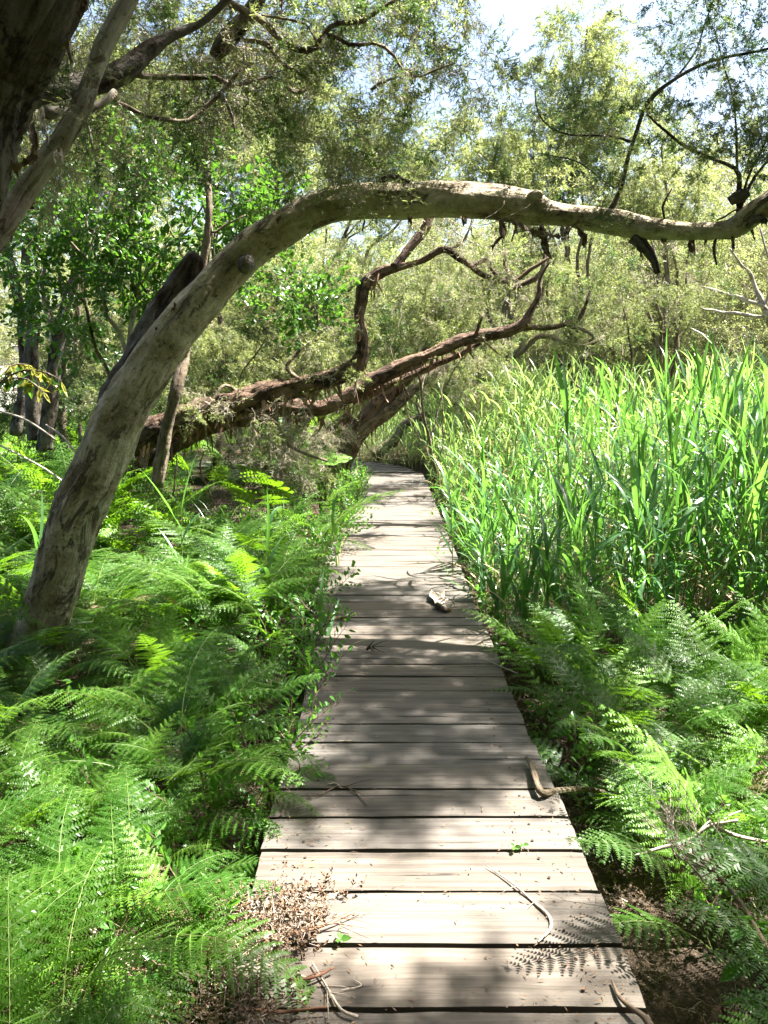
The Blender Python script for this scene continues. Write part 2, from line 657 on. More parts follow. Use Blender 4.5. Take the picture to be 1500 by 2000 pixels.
# ------------------------------------------------------------------ leaf-bearing pieces
def spray(seed, leaf='fine', twig='twig_brown', length=.42, ntw=19, nl=15, ll=.050, lw=.0105, droop=.35, bare=0.0, tw=.0011, spread=.55, curly=0.):
    rng = np.random.default_rng(seed)
    mb = MB()
    t = np.linspace(0, 1, 9)
    ax = np.stack([t * length, .05 * np.sin(t * 5 + seed), -droop * length * t ** 2], 1)
    if curly:
        ax += np.cumsum(rng.normal(size=ax.shape) * curly * length * .06, axis=0)
    A, B, W = [ax[:-1]], [ax[1:]], [np.linspace(tw * 2.2, tw, 8)]
    tb = rng.uniform(.12, 1, ntw)
    b0 = np.stack([np.interp(tb, t, ax[:, k]) for k in range(3)], 1)
    dd = norm(np.stack([rng.uniform(.35, 1, ntw), rng.normal(size=ntw) * .8, rng.normal(size=ntw) * .65 - .15], 1))
    tl = length * spread * rng.uniform(.45, 1, ntw) * (1.15 - .6 * tb)
    segs = 3
    cur, d = b0.copy(), dd.copy()
    pts_all, dirs_all = [], []
    for s in range(segs):
        nx = cur + d * (tl / segs)[:, None]
        A.append(cur); B.append(nx); W.append(np.full(ntw, tw * (1 - .2 * s)))
        for _ in range(max(1, nl // segs)):
            f = rng.uniform(0, 1, ntw)[:, None]
            pts_all.append(cur * (1 - f) + nx * f)
            dirs_all.append(d)
        if curly:
            # side twiglets on dead sprays
            sd = norm(d + rng.normal(size=d.shape) * .9)
            A.append(nx); B.append(nx + sd * (tl / segs * .8)[:, None]); W.append(np.full(ntw, tw * .6))
        cur = nx
        d = norm(d + rng.normal(size=d.shape) * (.25 + curly * .35) + np.array([0, 0, -.10 * (1 + droop)]))
    V, Fq = ribbons(np.vstack(A), np.vstack(B), np.concatenate(W), rng)
    mb.add(V, Fq, 1)
    if bare < 1:
        p, dr = np.vstack(pts_all), np.vstack(dirs_all)
        keep = rng.random(len(p)) > bare
        p, dr = p[keep], dr[keep]
        n = len(p)
        ld = norm(dr + rng.normal(size=(n, 3)) * .62)
        nr = rng.normal(size=(n, 3)) + np.array([0, 0, .6])
        V, Fq = quads(p, ld, nr, ll * rng.uniform(.6, 1.15, n), lw * rng.uniform(.7, 1.2, n))
        mb.add(V, Fq, 0)
    return mb.mesh('leaf_spray', [M[leaf], M[twig]], smooth=False)


def broad_spray(seed, leaf='broad', ll=.075, lw=.045, n=16, length=.35, droop=.25):
    rng = np.random.default_rng(seed)
    mb = MB()
    t = np.linspace(0, 1, 6)
    ax = np.stack([t * length, .03 * np.sin(t * 4 + seed), -droop * length * t ** 2], 1)
    V, Fq = ribbons(ax[:-1], ax[1:], np.linspace(.003, .0015, 5), rng)
    mb.add(V, Fq, 1)
    tb = np.linspace(.15, 1, n)
    b = np.stack([np.interp(tb, t, ax[:, k]) for k in range(3)], 1)
    side = np.where(np.arange(n) % 2 == 0, 1, -1)
    d = norm(np.stack([rng.uniform(.2, .9, n), side * rng.uniform(.5, 1, n), rng.uniform(-.7, .4, n)], 1))
    st = b + d * .02
    mb.add(*ribbons(b, st, np.full(n, .0012), rng), 1)
    V, Fs = leaves6(st, d, rng.normal(size=(n, 3)) * .45 + np.array([0, 0, 1.]), ll * rng.uniform(.7, 1.15, n), lw * rng.uniform(.75, 1.1, n), .18, -.1)
    mb.add(V, Fs, 0)
    return mb.mesh('broad_leaf_spray', [M[leaf], M['twig_brown']], smooth=False)


def frond(seed, leaf='fern', L=.62, stalk=.42, npair=15, wmax=.175, lean=.55, arch=1.0, pl=.021, dens=1.0):
    """bracken frond; grows from the origin up and over towards +X"""
    rng = np.random.default_rng(seed)
    mb = MB()
    n = 26
    tot = stalk + L
    s = np.linspace(0, tot, n)
    ang = math.radians(84) - (np.clip(s - stalk * .35, 0, None) / tot) * (1.35 * arch) * (1 + .15 * rng.normal()) - lean * .35
    dx, dz = np.cos(ang), np.sin(ang)
    ds = tot / (n - 1)
    x = np.r_[0, np.cumsum(dx[:-1] * ds)]
    z = np.r_[0, np.cumsum(dz[:-1] * ds)]
    y = .03 * np.sin(s * 5 + seed)
    C = np.stack([x, y, z], 1)
    T = norm(np.gradient(C, axis=0))
    V, Fs, _ = tube(C[::2], np.linspace(.0032, .0008, len(C[::2])), 4, n=13, cap=False)
    mb.add(V, Fs, 1)
    tb = (np.linspace(0, 1, npair) ** .92) * .97
    sb = stalk + tb * L
    for k in range(npair):
        c = np.array([np.interp(sb[k], s, C[:, a]) for a in range(3)])
        t = norm(np.array([np.interp(sb[k], s, T[:, a]) for a in range(3)]))
        up = norm(np.cross(np.array([0, 1., 0]), t)) * -1
        if up[2] < 0: up = -up
        f = tb[k]
        pw = wmax * (min(1, .62 + f * 2.2) * (1 - f) ** .72 + .05) * rng.uniform(.88, 1.08)
        for sd in (-1, 1):
            fw = .35 + .35 * f + rng.normal() * .05
            d0 = norm(np.array([0, sd, 0]) + t * fw + up * rng.normal() * .08)
            m = 5
            u = np.linspace(0, 1, m)[:, None]
            dr = rng.uniform(.12, .34)
            pc = c + d0 * u * pw - up * dr * pw * u ** 2 + t * .10 * pw * u ** 2
            A, B = pc[:-1], pc[1:]
            mb.add(*ribbons(A, B, np.linspace(.0011, .0005, m - 1), rng), 1)
            npn = max(4, int(pw / (.0092 / dens)))
            ub = np.linspace(.05, 1, npn)
            pb = np.stack([np.interp(ub, u[:, 0], pc[:, a]) for a in range(3)], 1)
            td = norm(np.gradient(pb, axis=0))
            sv = norm(np.cross(td, up))
            plen = pl * (1.25 - ub * .95) * (.55 + .6 * min(1, pw / wmax))
            wd = pw / npn * 1.02
            for s2 in (-1, 1):
                dv = sv * s2 + td * .42 + up * (rng.normal(size=(npn, 1)) * .10 - .12)
                nr = up + rng.normal(size=(npn, 3)) * .12
                V, Fq = pinnules(pb, dv, nr, plen * rng.uniform(.85, 1.1, npn), np.full(npn, wd))
                mb.add(V, Fq, 0)
    return mb.mesh('bracken_frond', [M[leaf], M['stalk']], smooth=False)


def reed_leaf_pts(rng, L, el, bend, n=8):
    """blade polyline in the XZ plane, starting along elevation el and bending over"""
    s = np.linspace(0, 1, n)
    ang = el - bend * s ** 1.4
    dx, dz = np.cos(ang), np.sin(ang)
    return np.stack([np.r_[0, np.cumsum(dx[:-1])] * L / (n - 1), .02 * np.sin(s * 3) * L * rng.normal(), np.r_[0, np.cumsum(dz[:-1])] * L / (n - 1)], 1)


def reed_blade_mesh(seed, mat='reed'):
    rng = np.random.default_rng(seed)
    L = rng.uniform(.38, .56)
    p = reed_leaf_pts(rng, L, math.radians(rng.uniform(48, 80)), math.radians(rng.choice([15, 40, 70, 110, 135])), 9)
    s = np.linspace(0, 1, 9)
    w = rng.uniform(.018, .034) * np.interp(s, [0, .12, .35, .8, 1], [.35, .8, 1, .55, .02])
    V, Fs = blade(p, w, np.array([0, 1., 0]) * 0 + norm(np.array([-.9, .1 * rng.normal(), .6])))
    return mesh('reed_blade', V, Fs, [M[mat]])


def whole_reed_mesh(seed, H=1.5, nleaf=10, mat='reed', straw=.08):
    rng = np.random.default_rng(seed)
    mb = MB()
    ls, lc = rng.normal(size=2) * .05
    c = lambda t: np.array([ls * t * t * H, lc * t * t * H, t * H])
    ts = np.linspace(0, 1, 5)
    V, Fs, _ = tube(np.array([c(t) for t in ts]), np.interp(ts, [0, 1], [.0042, .0015]), 4, n=6, cap=False)
    mb.add(V, Fs, 1)
    for k in range(nleaf):
        t = .18 + .8 * (k + rng.random() * .6) / nleaf
        top = k >= nleaf - 2
        L = rng.uniform(.28, .52) * (.8 if t < .3 else 1)
        el = math.radians(rng.uniform(62, 86) if top else rng.uniform(25, 76))
        p = reed_leaf_pts(rng, L, el, math.radians(rng.uniform(8, 70) if top else rng.uniform(25, 175)), 6)
        az = (k % 2) * PI + rng.normal() * .9 + seed
        R = np.array([[math.cos(az), -math.sin(az), 0], [math.sin(az), math.cos(az), 0], [0, 0, 1]])
        s = np.linspace(0, 1, 6)
        w = rng.uniform(.014, .029) * np.interp(s, [0, .15, .4, .8, 1], [.4, .8, 1, .55, .03])
        V, Fs = blade(p, w, norm(np.array([-.9, .25 * rng.normal(), .6])))
        mb.add(V @ R.T + c(t), Fs, 2 if (rng.random() < straw and t < .6) else 0)
    return mb.mesh('reed', [M[mat], M['reed_stem'], M['straw']])


SPR = {
    'fine': [spray(100 + i, 'fine') for i in range(4)],
    'droop': [spray(110 + i, 'fine', droop=1.1, length=.5, ntw=16, nl=12, lw=.008) for i in range(3)],
    'fine_lt': [spray(120 + i, 'fine_lt', droop=.05, ll=.05, lw=.013, nl=17) for i in range(3)],
    'fine_dk': [spray(130 + i, 'fine_dk', droop=.6) for i in range(3)],
    'dead': [spray(140 + i, 'fine', 'twig_grey', bare=.88, droop=.5, ntw=22, tw=.0022, curly=1.0) for i in range(4)],
    'dead_lt': [spray(150 + i, 'fine_lt', 'twig_grey', bare=.6, droop=.35, ntw=20, tw=.0018, curly=.8) for i in range(3)],
    'round': [spray(160 + i, 'thicket', 'twig_grey', droop=.1, ll=.036, lw=.022, nl=9, ntw=14, length=.5) for i in range(3)],
    'broad': [broad_spray(170 + i) for i in range(5)],
}
FR = [frond(200 + i, 'fern', L=.42 + .09 * (i % 3), stalk=.30 + .1 * (i % 2), lean=.2 + .35 * (i % 3), arch=1.0 + .3 * (i % 2), npair=13 + i % 3, wmax=.15 + .02 * (i % 3)) for i in range(8)]
FRY = [frond(220 + i, 'fern_young', L=.5, stalk=.3, lean=.3 + .3 * i, npair=13, wmax=.15, pl=.019) for i in range(3)]
FRO = [frond(230 + i, 'fern_old', L=.5, stalk=.25, lean=.8, arch=1.4, npair=13) for i in range(2)]
FRT = [frond(260 + i, 'fern' if i % 3 else 'fern_young', L=.40 + .05 * (i % 2), stalk=.58 + .08 * (i % 2), lean=.1 + .25 * (i % 3), arch=.95 + .2 * (i % 3), npair=13, wmax=.155, pl=.019) for i in range(6)]
FRS = [frond(240 + i, 'fern', L=.42, stalk=.3, lean=.3 + .2 * i, npair=11, wmax=.17, dens=.6, pl=.026) for i in range(4)]
FRSY = [frond(250 + i, 'fern_young', L=.40, stalk=.28, lean=.3 + .2 * i, npair=11, wmax=.18, dens=.6, pl=.024) for i in range(2)]

# ================================================================== THE SETTING
# deck edges measured from the photograph's rows
_rows = [(2400, 420, 1420), (2000, 440, 1276), (1740, 492, 1170), (1595, 525, 1111), (1400, 590, 1018), (1267, 604, 966), (1150, 616, 917), (1127, 622, 907), (1080, 641, 892),
         (1040, 662, 872), (1010, 684, 862), (983, 700, 850), (950, 706, 838), (930, 708, 828)]
_ed = np.array([[G(750, y)[1], G(l, y)[0], G(r, y)[0]] for y, l, r in _rows])
_ed = np.vstack([[-2.0, -.52, .56], _ed])
_ed = _ed[np.argsort(_ed[:, 0])]


def edge_l(y): return np.interp(y, _ed[:, 0], _ed[:, 1])
def edge_r(y): return np.interp(y, _ed[:, 0], _ed[:, 2])


TURN = (-1.15, 12.6)          # the path bends left round this point


def terrain(x, y):
    x, y = np.asarray(x, float), np.asarray(y, float)
    z = -.30 + .05 * vnoise(np.stack([x * .9, y * .9, x * 0], -1)) + .02 * vnoise(np.stack([x * 4, y * 4, x * 0 + 5], -1))
    ramp = np.clip((y - 19) / 16, 0, 1) * np.clip((-x - 5) / 4, 0, 1)
    return z + 1.9 * ramp * ramp * (3 - 2 * ramp)


def warp(n, lo, hi, mid, tight):
    u = np.linspace(-1, 1, n)
    s = np.sinh(u * tight) / math.sinh(tight)
    return np.where(s < 0, mid + s * (mid - lo), mid + s * (hi - mid))


gx, gy = warp(150, -400, 400, 0, 7.0), warp(150, -200, 900, 6, 7.2)
XX, YY = np.meshgrid(gx, gy, indexing='ij')
ZZ = terrain(XX, YY)
i, j = np.meshgrid(np.arange(149), np.arange(149), indexing='ij')
a = i * 150 + j
link('ground', mesh('ground', np.stack([XX, YY, ZZ], -1).reshape(-1, 3), [np.stack([a, a + 150, a + 151, a + 1], -1).reshape(-1, 4)], [M['ground']]))['kind'] = 'structure'

# pale road glimpsed far left between the trunks
xs, ys = np.linspace(-26, -7.5, 24), np.linspace(23.5, 33, 16)
XX, YY = np.meshgrid(xs, ys, indexing='ij')
YY = YY + (XX + 16) * .12
i, j = np.meshgrid(np.arange(23), np.arange(15), indexing='ij')
a = i * 16 + j
o = link('gravel_road', mesh('gravel_road', np.stack([XX, YY, terrain(XX, YY) + .03], -1).reshape(-1, 3), [np.stack([a, a + 16, a + 17, a + 1], -1).reshape(-1, 4)], [M['road']]))
o['kind'] = 'structure'
fence = empty('post_fence', (-16, 34, float(terrain(-16, 34))), 'thin pale post and rail fence beyond the sunlit road at the far left', 'fence')
for k in range(9):
    x = -25 + k * 2.0
    V, Fs, _ = tube([[x, 34, terrain(x, 34) - .1], [x, 34, terrain(x, 34) + .9]], [.05, .05], 6, n=2)
    wmesh('post', V, Fs, [M['twig_grey']], fence)
for h in (.4, .8):
    V, Fs, _ = tube([[x, 34, terrain(x, 34) + h] for x in np.linspace(-25, -9, 6)], [.03] * 6, 5, n=12)
    wmesh('rail', V, Fs, [M['twig_grey']], fence)

# ------------------------------------------------------------------ boardwalk
deck = empty('boardwalk', (0, 0, 0))
deck['kind'] = 'structure'


def plank(cx, cy, L, W, yaw, detail, seed):
    rng = np.random.default_rng(seed)
    nx, ny = (30, 6) if detail else (5, 3)
    T = .045
    u, v = np.linspace(-.5, .5, nx), np.linspace(-.5, .5, ny)
    U, Vv = np.meshgrid(u, v, indexing='ij')
    X, Y = U * L, Vv * W
    # worn edges and slightly ragged ends
    edge = np.maximum(0, np.abs(Vv) * 2 - .8) / .2
    Z = -edge * .004
    if detail:
        Z = Z + .0022 * vnoise(np.stack([X * 2 + seed, Y * 30, X * 0], -1)) - .0018 * np.maximum(0, np.abs(U) * 2 - .93) / .07
        Y = Y + np.sign(Vv) * (np.abs(Vv) > .49) * .0032 * vnoise(np.stack([X * 7 + seed * 3, Y * 0, X * 0 + seed], -1))
        X = X + np.sign(U) * (np.abs(U) > .49) * .003 * vnoise(np.stack([Y * 30, X * 0, X * 0 + seed * 2], -1))
    tilt = rng.normal() * .006
    Z = Z + X * rng.normal() * .002 + Y * tilt + rng.normal() * .0016
    top = np.stack([X, Y, Z], -1).reshape(-1, 3)
    bot = top.copy()
    bot[:, 2] -= T
    n = nx * ny
    i, j = np.meshgrid(np.arange(nx - 1), np.arange(ny - 1), indexing='ij')
    a = (i * ny + j).ravel()
    Fs = [np.stack([a, a + ny, a + ny + 1, a + 1], 1)]
    ring = [k * ny for k in range(nx)] + [(nx - 1) * ny + k for k in range(1, ny)] + [k * ny + ny - 1 for k in range(nx - 2, -1, -1)] + [k for k in range(ny - 2, 0, -1)]
    r = np.array(ring)
    r2 = np.roll(r, -1)
    V = np.vstack([top, top[r], bot[r]])
    m = len(r)
    k = np.arange(m)
    Fs.append(np.stack([n + (k + 1) % m, n + k, n + m + k, n + m + (k + 1) % m], 1))
    me = mesh('plank', V, Fs, [M['wood']], smooth=False)
    o = link('plank', me, deck, (cx, cy, 0))
    o.rotation_euler[2] = yaw
    return o


rows = [2130, 1970, 1845, 1740, 1660, 1595, 1540, 1490, 1448, 1412, 1380, 1348, 1320, 1296, 1272, 1238, 1220, 1205, 1190, 1175, 1162, 1150, 1143, 1132, 1106]
ds = [G(750, y)[1] for y in rows]
while ds[-1] < 12.45:
    ds.append(ds[-1] + .205)
ds = [-1.4 + .225 * k for k in range(20) if -1.4 + .225 * k < ds[0] - .1] + ds
for k in range(len(ds) - 1):
    d0, d1 = ds[k], ds[k + 1]
    mid = (d0 + d1) / 2
    gap = .016 if mid < 3 else .009
    if mid > 6.5: gap = .005
    l, r = edge_l(mid), edge_r(mid)
    jl, jr = random.gauss(0, .007), random.gauss(0, .007)
    plank((l + r) / 2, mid, r - l + jl, d1 - d0 - gap, random.gauss(0, .0022), mid < 9, k + 1)
# the fan of planks round the left-hand bend, then the straight run behind the trees
rin, rout = .72, 1.62
for k in range(11):
    th = math.radians(4 + k * 8.4)
    rm = (rin + rout) / 2
    plank(TURN[0] + rm * math.cos(th), TURN[1] + rm * math.sin(th), rout - rin, .168, th, False, 300 + k)
for k in range(10):
    plank(TURN[0] - .15 - k * .205, TURN[1] + 1.17, .9, .198, PI / 2, False, 330 + k)
for s in (-1, 1):
    mb = MB()
    yy = np.linspace(-1.6, 12.4, 40)
    c = (edge_l(yy) + edge_r(yy)) / 2 + s * (edge_r(yy) - edge_l(yy)) * .36
    for q in range(39):
        x0, x1, y0, y1 = c[q], c[q + 1], yy[q], yy[q + 1]
        V = [[x0 - .04, y0, -.05], [x0 + .04, y0, -.05], [x0 + .04, y0, -.19], [x0 - .04, y0, -.19], [x1 - .04, y1, -.05], [x1 + .04, y1, -.05], [x1 + .04, y1, -.19], [x1 - .04, y1, -.19]]
        mb.add(V, np.array([[0, 1, 5, 4], [1, 2, 6, 5], [2, 3, 7, 6], [3, 0, 4, 7]]))
    mb.build('bearer', [M['beam']], deck, smooth=False)
mb = MB()
for k in range(len(ds) - 1):
    mid = (ds[k] + ds[k + 1]) / 2
    if not 1.0 < mid < 6.5: continue
    l, r = edge_l(mid), edge_r(mid)
    for sx in (-.36, .36):
        for sy in (-.25, .25):
            c_ = np.array([(l + r) / 2 + sx * (r - l) + random.gauss(0, .006), mid + sy * (ds[k + 1] - ds[k]) + random.gauss(0, .006), .0035])
            th_ = np.linspace(0, 2 * PI, 8, endpoint=False)
            mb.add(np.vstack([c_ + np.stack([np.cos(th_) * .0055, np.sin(th_) * .0055, th_ * 0], 1), [c_ + [0, 0, .0012]]]), np.stack([np.arange(8), (np.arange(8) + 1) % 8, np.full(8, 8)], 1))
M['nail'] = plainmat('rusty_nail', (.02, .012, .008), (.07, .035, .02), 60, .7)
o = mb.build('nail_heads', [M['nail']], deck)
o['kind'] = 'stuff'
mb = MB()
a0, a1 = np.array([-.36, 11.4, 0]), np.array([-.40, 13.1, 0])
for (p0, p1) in ((a0, a1),):
    w = np.array([.05, 0, 0])
    V = [p0 - w + [0, 0, -.25], p0 + [0, 0, -.25], p0 + [0, 0, .11], p0 - w + [0, 0, .12], p1 - w + [0, 0, -.25], p1 + [0, 0, -.25], p1 + [0, 0, .14], p1 - w + [0, 0, .13]]
    mb.add(V, np.array([[0, 1, 2, 3], [7, 6, 5, 4], [0, 4, 5, 1], [1, 5, 6, 2], [2, 6, 7, 3], [3, 7, 4, 0]]))
mb.build('edge_board', [M['beam']], deck, smooth=False)

# ================================================================== TREES
RS = {'bark_grey': .80, 'bark_dark': .85, 'bark_pale': .85, 'bark_red': .76, 'bark_far': .8}
def limb(name, pix, mat, parent, sides=10, seed=1, rough=.12, ridge=.0, wob=0.0, step=.05, cap=True, n=None):
    """pix: list of (px, py, half width px, distance)"""
    pts = np.array([P(a[0], a[1], a[3]) for a in pix])
    rad = [a[2] * RS.get(mat, .9) / F_PX * (a[3] * CP - (q[2] - EYE) * SP) for a, q in zip(pix, pts)]
    V, Fs, B = tube(pts, rad, sides, n=n, rough=rough, ridge=ridge, seed=seed, wob=wob, step=step, cap=cap)
    return wmesh(name, V, Fs, [M[mat]], parent, bk=B), pts, rad


def wlimb(name, pts, rads, mat, parent, sides=8, seed=1, rough=.12, ridge=0., wob=0., step=.08):
    V, Fs, B = tube(pts, rads, sides, rough=rough, ridge=ridge, seed=seed, wob=wob, step=step)
    return wmesh(name, V, Fs, [M[mat]], parent, bk=B)


def crown(parent, blobs, kinds, dens=1.0, scale=1.0, name='crown', seed=0, subr=.42, down=-.15, lump=1.0):
    """blobs: (centre, radius[, squash]); foliage gathered in uneven clumps through the volume"""
    rng = np.random.default_rng(seed + 500)
    meshes, w = [], []
    for kd, wt in kinds:
        for m in SPR[kd]:
            meshes.append(m)
            w.append(wt / len(SPR[kd]))
    w = np.array(w) / sum(w)
    PT, DR = [], []
    for b in blobs:
        c, r = np.array(b[0]), b[1]
        sq = b[2] if len(b) > 2 else .85
        k = max(3, int((7 * r * r + 4) * lump))
        dv = norm(rng.normal(size=(k, 3)))
        rad = r * rng.uniform(.35, .95, k) ** .6
        sub = c + dv * rad[:, None] * np.array([1, 1, sq])
        for s_, v_ in zip(sub, dv):
            sr = max(.16, r * subr) * rng.uniform(.6, 1.15)
            m = max(4, int(dens * 40 * sr * sr / (.3 * scale) ** 1.2 + 2))
            q = norm(rng.normal(size=(m, 3)))
            PT.append(s_ + q * (sr * rng.uniform(.1, 1, m) ** .6)[:, None] * np.array([1, 1, .8]))
            DR.append(q * .8 + v_ * .5 + rng.normal(size=(m, 3)) * .4 + np.array([0, 0, down]))
    PT, DR = np.vstack(PT), np.vstack(DR)
    n = len(PT)
    return scatter(name, PT, dir_euler(DR, rng.uniform(0, 6.28, n)), scale * rng.uniform(.65, 1.25, n), rng.choice(len(meshes), n, p=w), meshes, parent)


def B(px, py, d, rpx, sq=.85):
    return (P(px, py, d), rpx / F_PX * d, sq)


# ---- 1. the arching tree
tr = empty('arching_tree', (-2.15, 4.85, -.35), 'big grey barked tree whose trunk arches right across over the boardwalk', 'tree')
D0 = 4.85
arch = [(15, 1440, 96, 4.8), (30, 1370, 76, 4.8), (62, 1270, 63, 4.8), (92, 1190, 57, 4.8), (122, 1090, 58, 4.82), (155, 990, 61, 4.86), (205, 885, 60, 4.9), (255, 780, 58, 4.95), (312, 690, 54, 5.0), (365, 622, 50, 5.04), (425, 555, 47, 5.1),
        (492, 488, 46, 5.14), (560, 440, 44, 5.18), (635, 405, 42, 5.2), (715, 393, 41, 5.2), (800, 391, 42, 5.2), (885, 390, 40, 5.2), (970, 396, 39, 5.2), (1045, 410, 36, 5.2), (1075, 416, 29, 5.2), (1130, 424, 27, 5.18),
        (1200, 434, 29, 5.15), (1262, 446, 26, 5.1), (1330, 451, 22, 5.05), (1400, 451, 20, 5.0), (1440, 443, 25, 5.0), (1480, 412, 28, 4.95), (1540, 370, 30, 4.9), (1620, 290, 28, 4.9), (1720, 150, 24, 4.9), (1800, -40, 20, 4.9), (1850, -300, 15, 5.0), (1830, -560, 10, 5.2)]
limb('trunk', arch, 'bark_grey', tr, 56, seed=3, rough=.10, ridge=.05, n=420)
stump = [(215, 800, 32, 5.02), (252, 730, 34, 5.06), (295, 650, 33, 5.12), (335, 585, 30, 5.17), (362, 540, 25, 5.2), (380, 505, 20, 5.22), (386, 496, 8, 5.22)]
limb('broken_limb', stump, 'bark_dark', tr, 22, seed=9, rough=.16, ridge=.22, n=70)
# knots and stubs
limb('knot', [(480, 515, 22, 5.04), (486, 512, 15, 4.96), (488, 511, 7, 4.955)], 'bark_dark', tr, 12, seed=5, rough=.25, n=8)
limb('knot', [(1035, 384, 14, 5.14), (1050, 381, 13, 5.08), (1054, 380, 9, 5.05)], 'bark_grey', tr, 12, seed=6, rough=.2, n=8)
limb('stub', [(735, 362, 8, 5.2), (760, 344, 7, 5.18), (785, 350, 5, 5.15), (800, 356, 3, 5.13)], 'bark_dark', tr, 8, seed=7, rough=.3)
limb('stub', [(1236, 462, 14, 5.1), (1262, 486, 12, 5.08), (1278, 512, 8, 5.05), (1284, 534, 7, 5.05)], 'bark_dark', tr, 10, seed=8, rough=.35, ridge=.15)
limb('stub', [(1398, 466, 3, 5.0), (1394, 490, 3.5, 5.0), (1400, 518, 2, 5.0)], 'bark_dark', tr, 6, seed=9, rough=.3)
limb('stub', [(1462, 440, 12, 4.95), (1478, 425, 11, 4.9), (1500, 432, 6, 4.88)], 'bark_dark', tr, 8, seed=10, rough=.4)
limb('stub', [(1425, 395, 10, 5.0), (1440, 385, 15, 4.98), (1462, 372, 10, 4.95)], 'bark_dark', tr, 10, seed=11, rough=.4)
br = [
    [(1192, 412, 11, 5.15), (1203, 385, 8, 5.15), (1216, 335, 7, 5.12), (1235, 270, 7, 5.1), (1262, 205, 6.5, 5.1), (1305, 165, 6, 5.05), (1400, 115, 5, 5.0), (1500, 88, 4, 4.95), (1620, 60, 3, 4.9)],
    [(1262, 205, 5, 5.1), (1285, 180, 4, 5.1), (1330, 130, 3.5, 5.15), (1370, 60, 3, 5.2), (1400, -20, 2, 5.2)],
    [(1232, 278, 5, 5.1), (1190, 262, 4, 5.05), (1140, 262, 3.5, 5.0), (1080, 246, 3, 4.95), (1050, 205, 2.4, 4.95), (1046, 170, 1.5, 4.95)],
    [(1215, 340, 3, 5.12), (1190, 370, 2.4, 5.0), (1120, 320, 2.2, 5.0), (1060, 300, 1.5, 5.0)],
    [(1444, 420, 12, 5.0), (1446, 370, 9, 5.0), (1440, 335, 7, 5.0), (1405, 312, 5.5, 5.0), (1345, 285, 5, 5.0), (1290, 246, 4, 5.0), (1265, 225, 2.5, 5.0)],
    [(1440, 335, 5, 5.0), (1434, 270, 4, 5.0), (1425, 190, 3, 5.0), (1410, 120, 2.2, 5.0), (1395, 60, 1.5, 5.0)],
    [(1452, 395, 6, 5.0), (1475, 340, 5, 4.95), (1505, 300, 4, 4.9), (1560, 230, 3, 4.9)],
    [(1450, 400, 5, 5.0), (1462, 350, 4, 4.95), (1500, 260, 3, 4.95), (1520, 160, 2, 4.95)],
    [(1298, 430, 4, 5.06), (1305, 400, 3, 5.0), (1318, 372, 2, 5.0)],
    [(1400, 430, 3.5, 5.0), (1420, 410, 3, 4.95), (1440, 400, 3, 4.95)],
    [(1050, 395, 2.2, 5.1), (1000, 420, 2, 4.95), (960, 436, 1.5, 4.9), (930, 440, 1, 4.9)],
    [(985, 392, 2, 5.1), (965, 412, 1.5, 4.95), (935, 436, 1, 4.9)],
    [(655, 372, 5, 5.2), (640, 340, 4, 5.2), (648, 325, 2.5, 5.2)],
]
for k, b in enumerate(br):
    b = [(a_[0], a_[1], a_[2] * .72, a_[3]) for a_ in b]
    limb('branch', b, 'bark_dark' if k < 9 else 'bark_far', tr, 7, seed=20 + k, rough=.2, wob=.022)


def flake(pts_px, widths, d, parent, seed, mat='flake', name='bark_flake'):
    """hanging curled strip of bark with ragged edges and a little thickness"""
    rng = np.random.default_rng(seed)
    p = crom(np.array([P(a, b, d + c) for a, b, c in pts_px]), 9)
    w = .5 * np.interp(np.linspace(0, 1, 9), np.linspace(0, 1, len(widths)), widths) / F_PX * d
    V = []
    m = 5
    for k in range(9):
        for q in range(m):
            t = q / (m - 1) - .5
            x = t * w[k] * 2 * (1 + .25 * rng.normal())
            V.append(p[k] + [x, .35 * w[k] * math.cos(t * 3.5) + .008 * rng.normal(), .012 * rng.normal()])
    V = np.array(V)
    i, j = np.meshgrid(np.arange(8), np.arange(m - 1), indexing='ij')
    a = (i * m + j).ravel()
    n = len(V)
    Fa = np.stack([a, a + 1, a + m + 1, a + m], 1)
    V = np.vstack([V, V + [0, .004, 0]])
    return wmesh(name, V, [Fa, Fa[:, ::-1] + n], [M[mat]], parent, smooth=False)


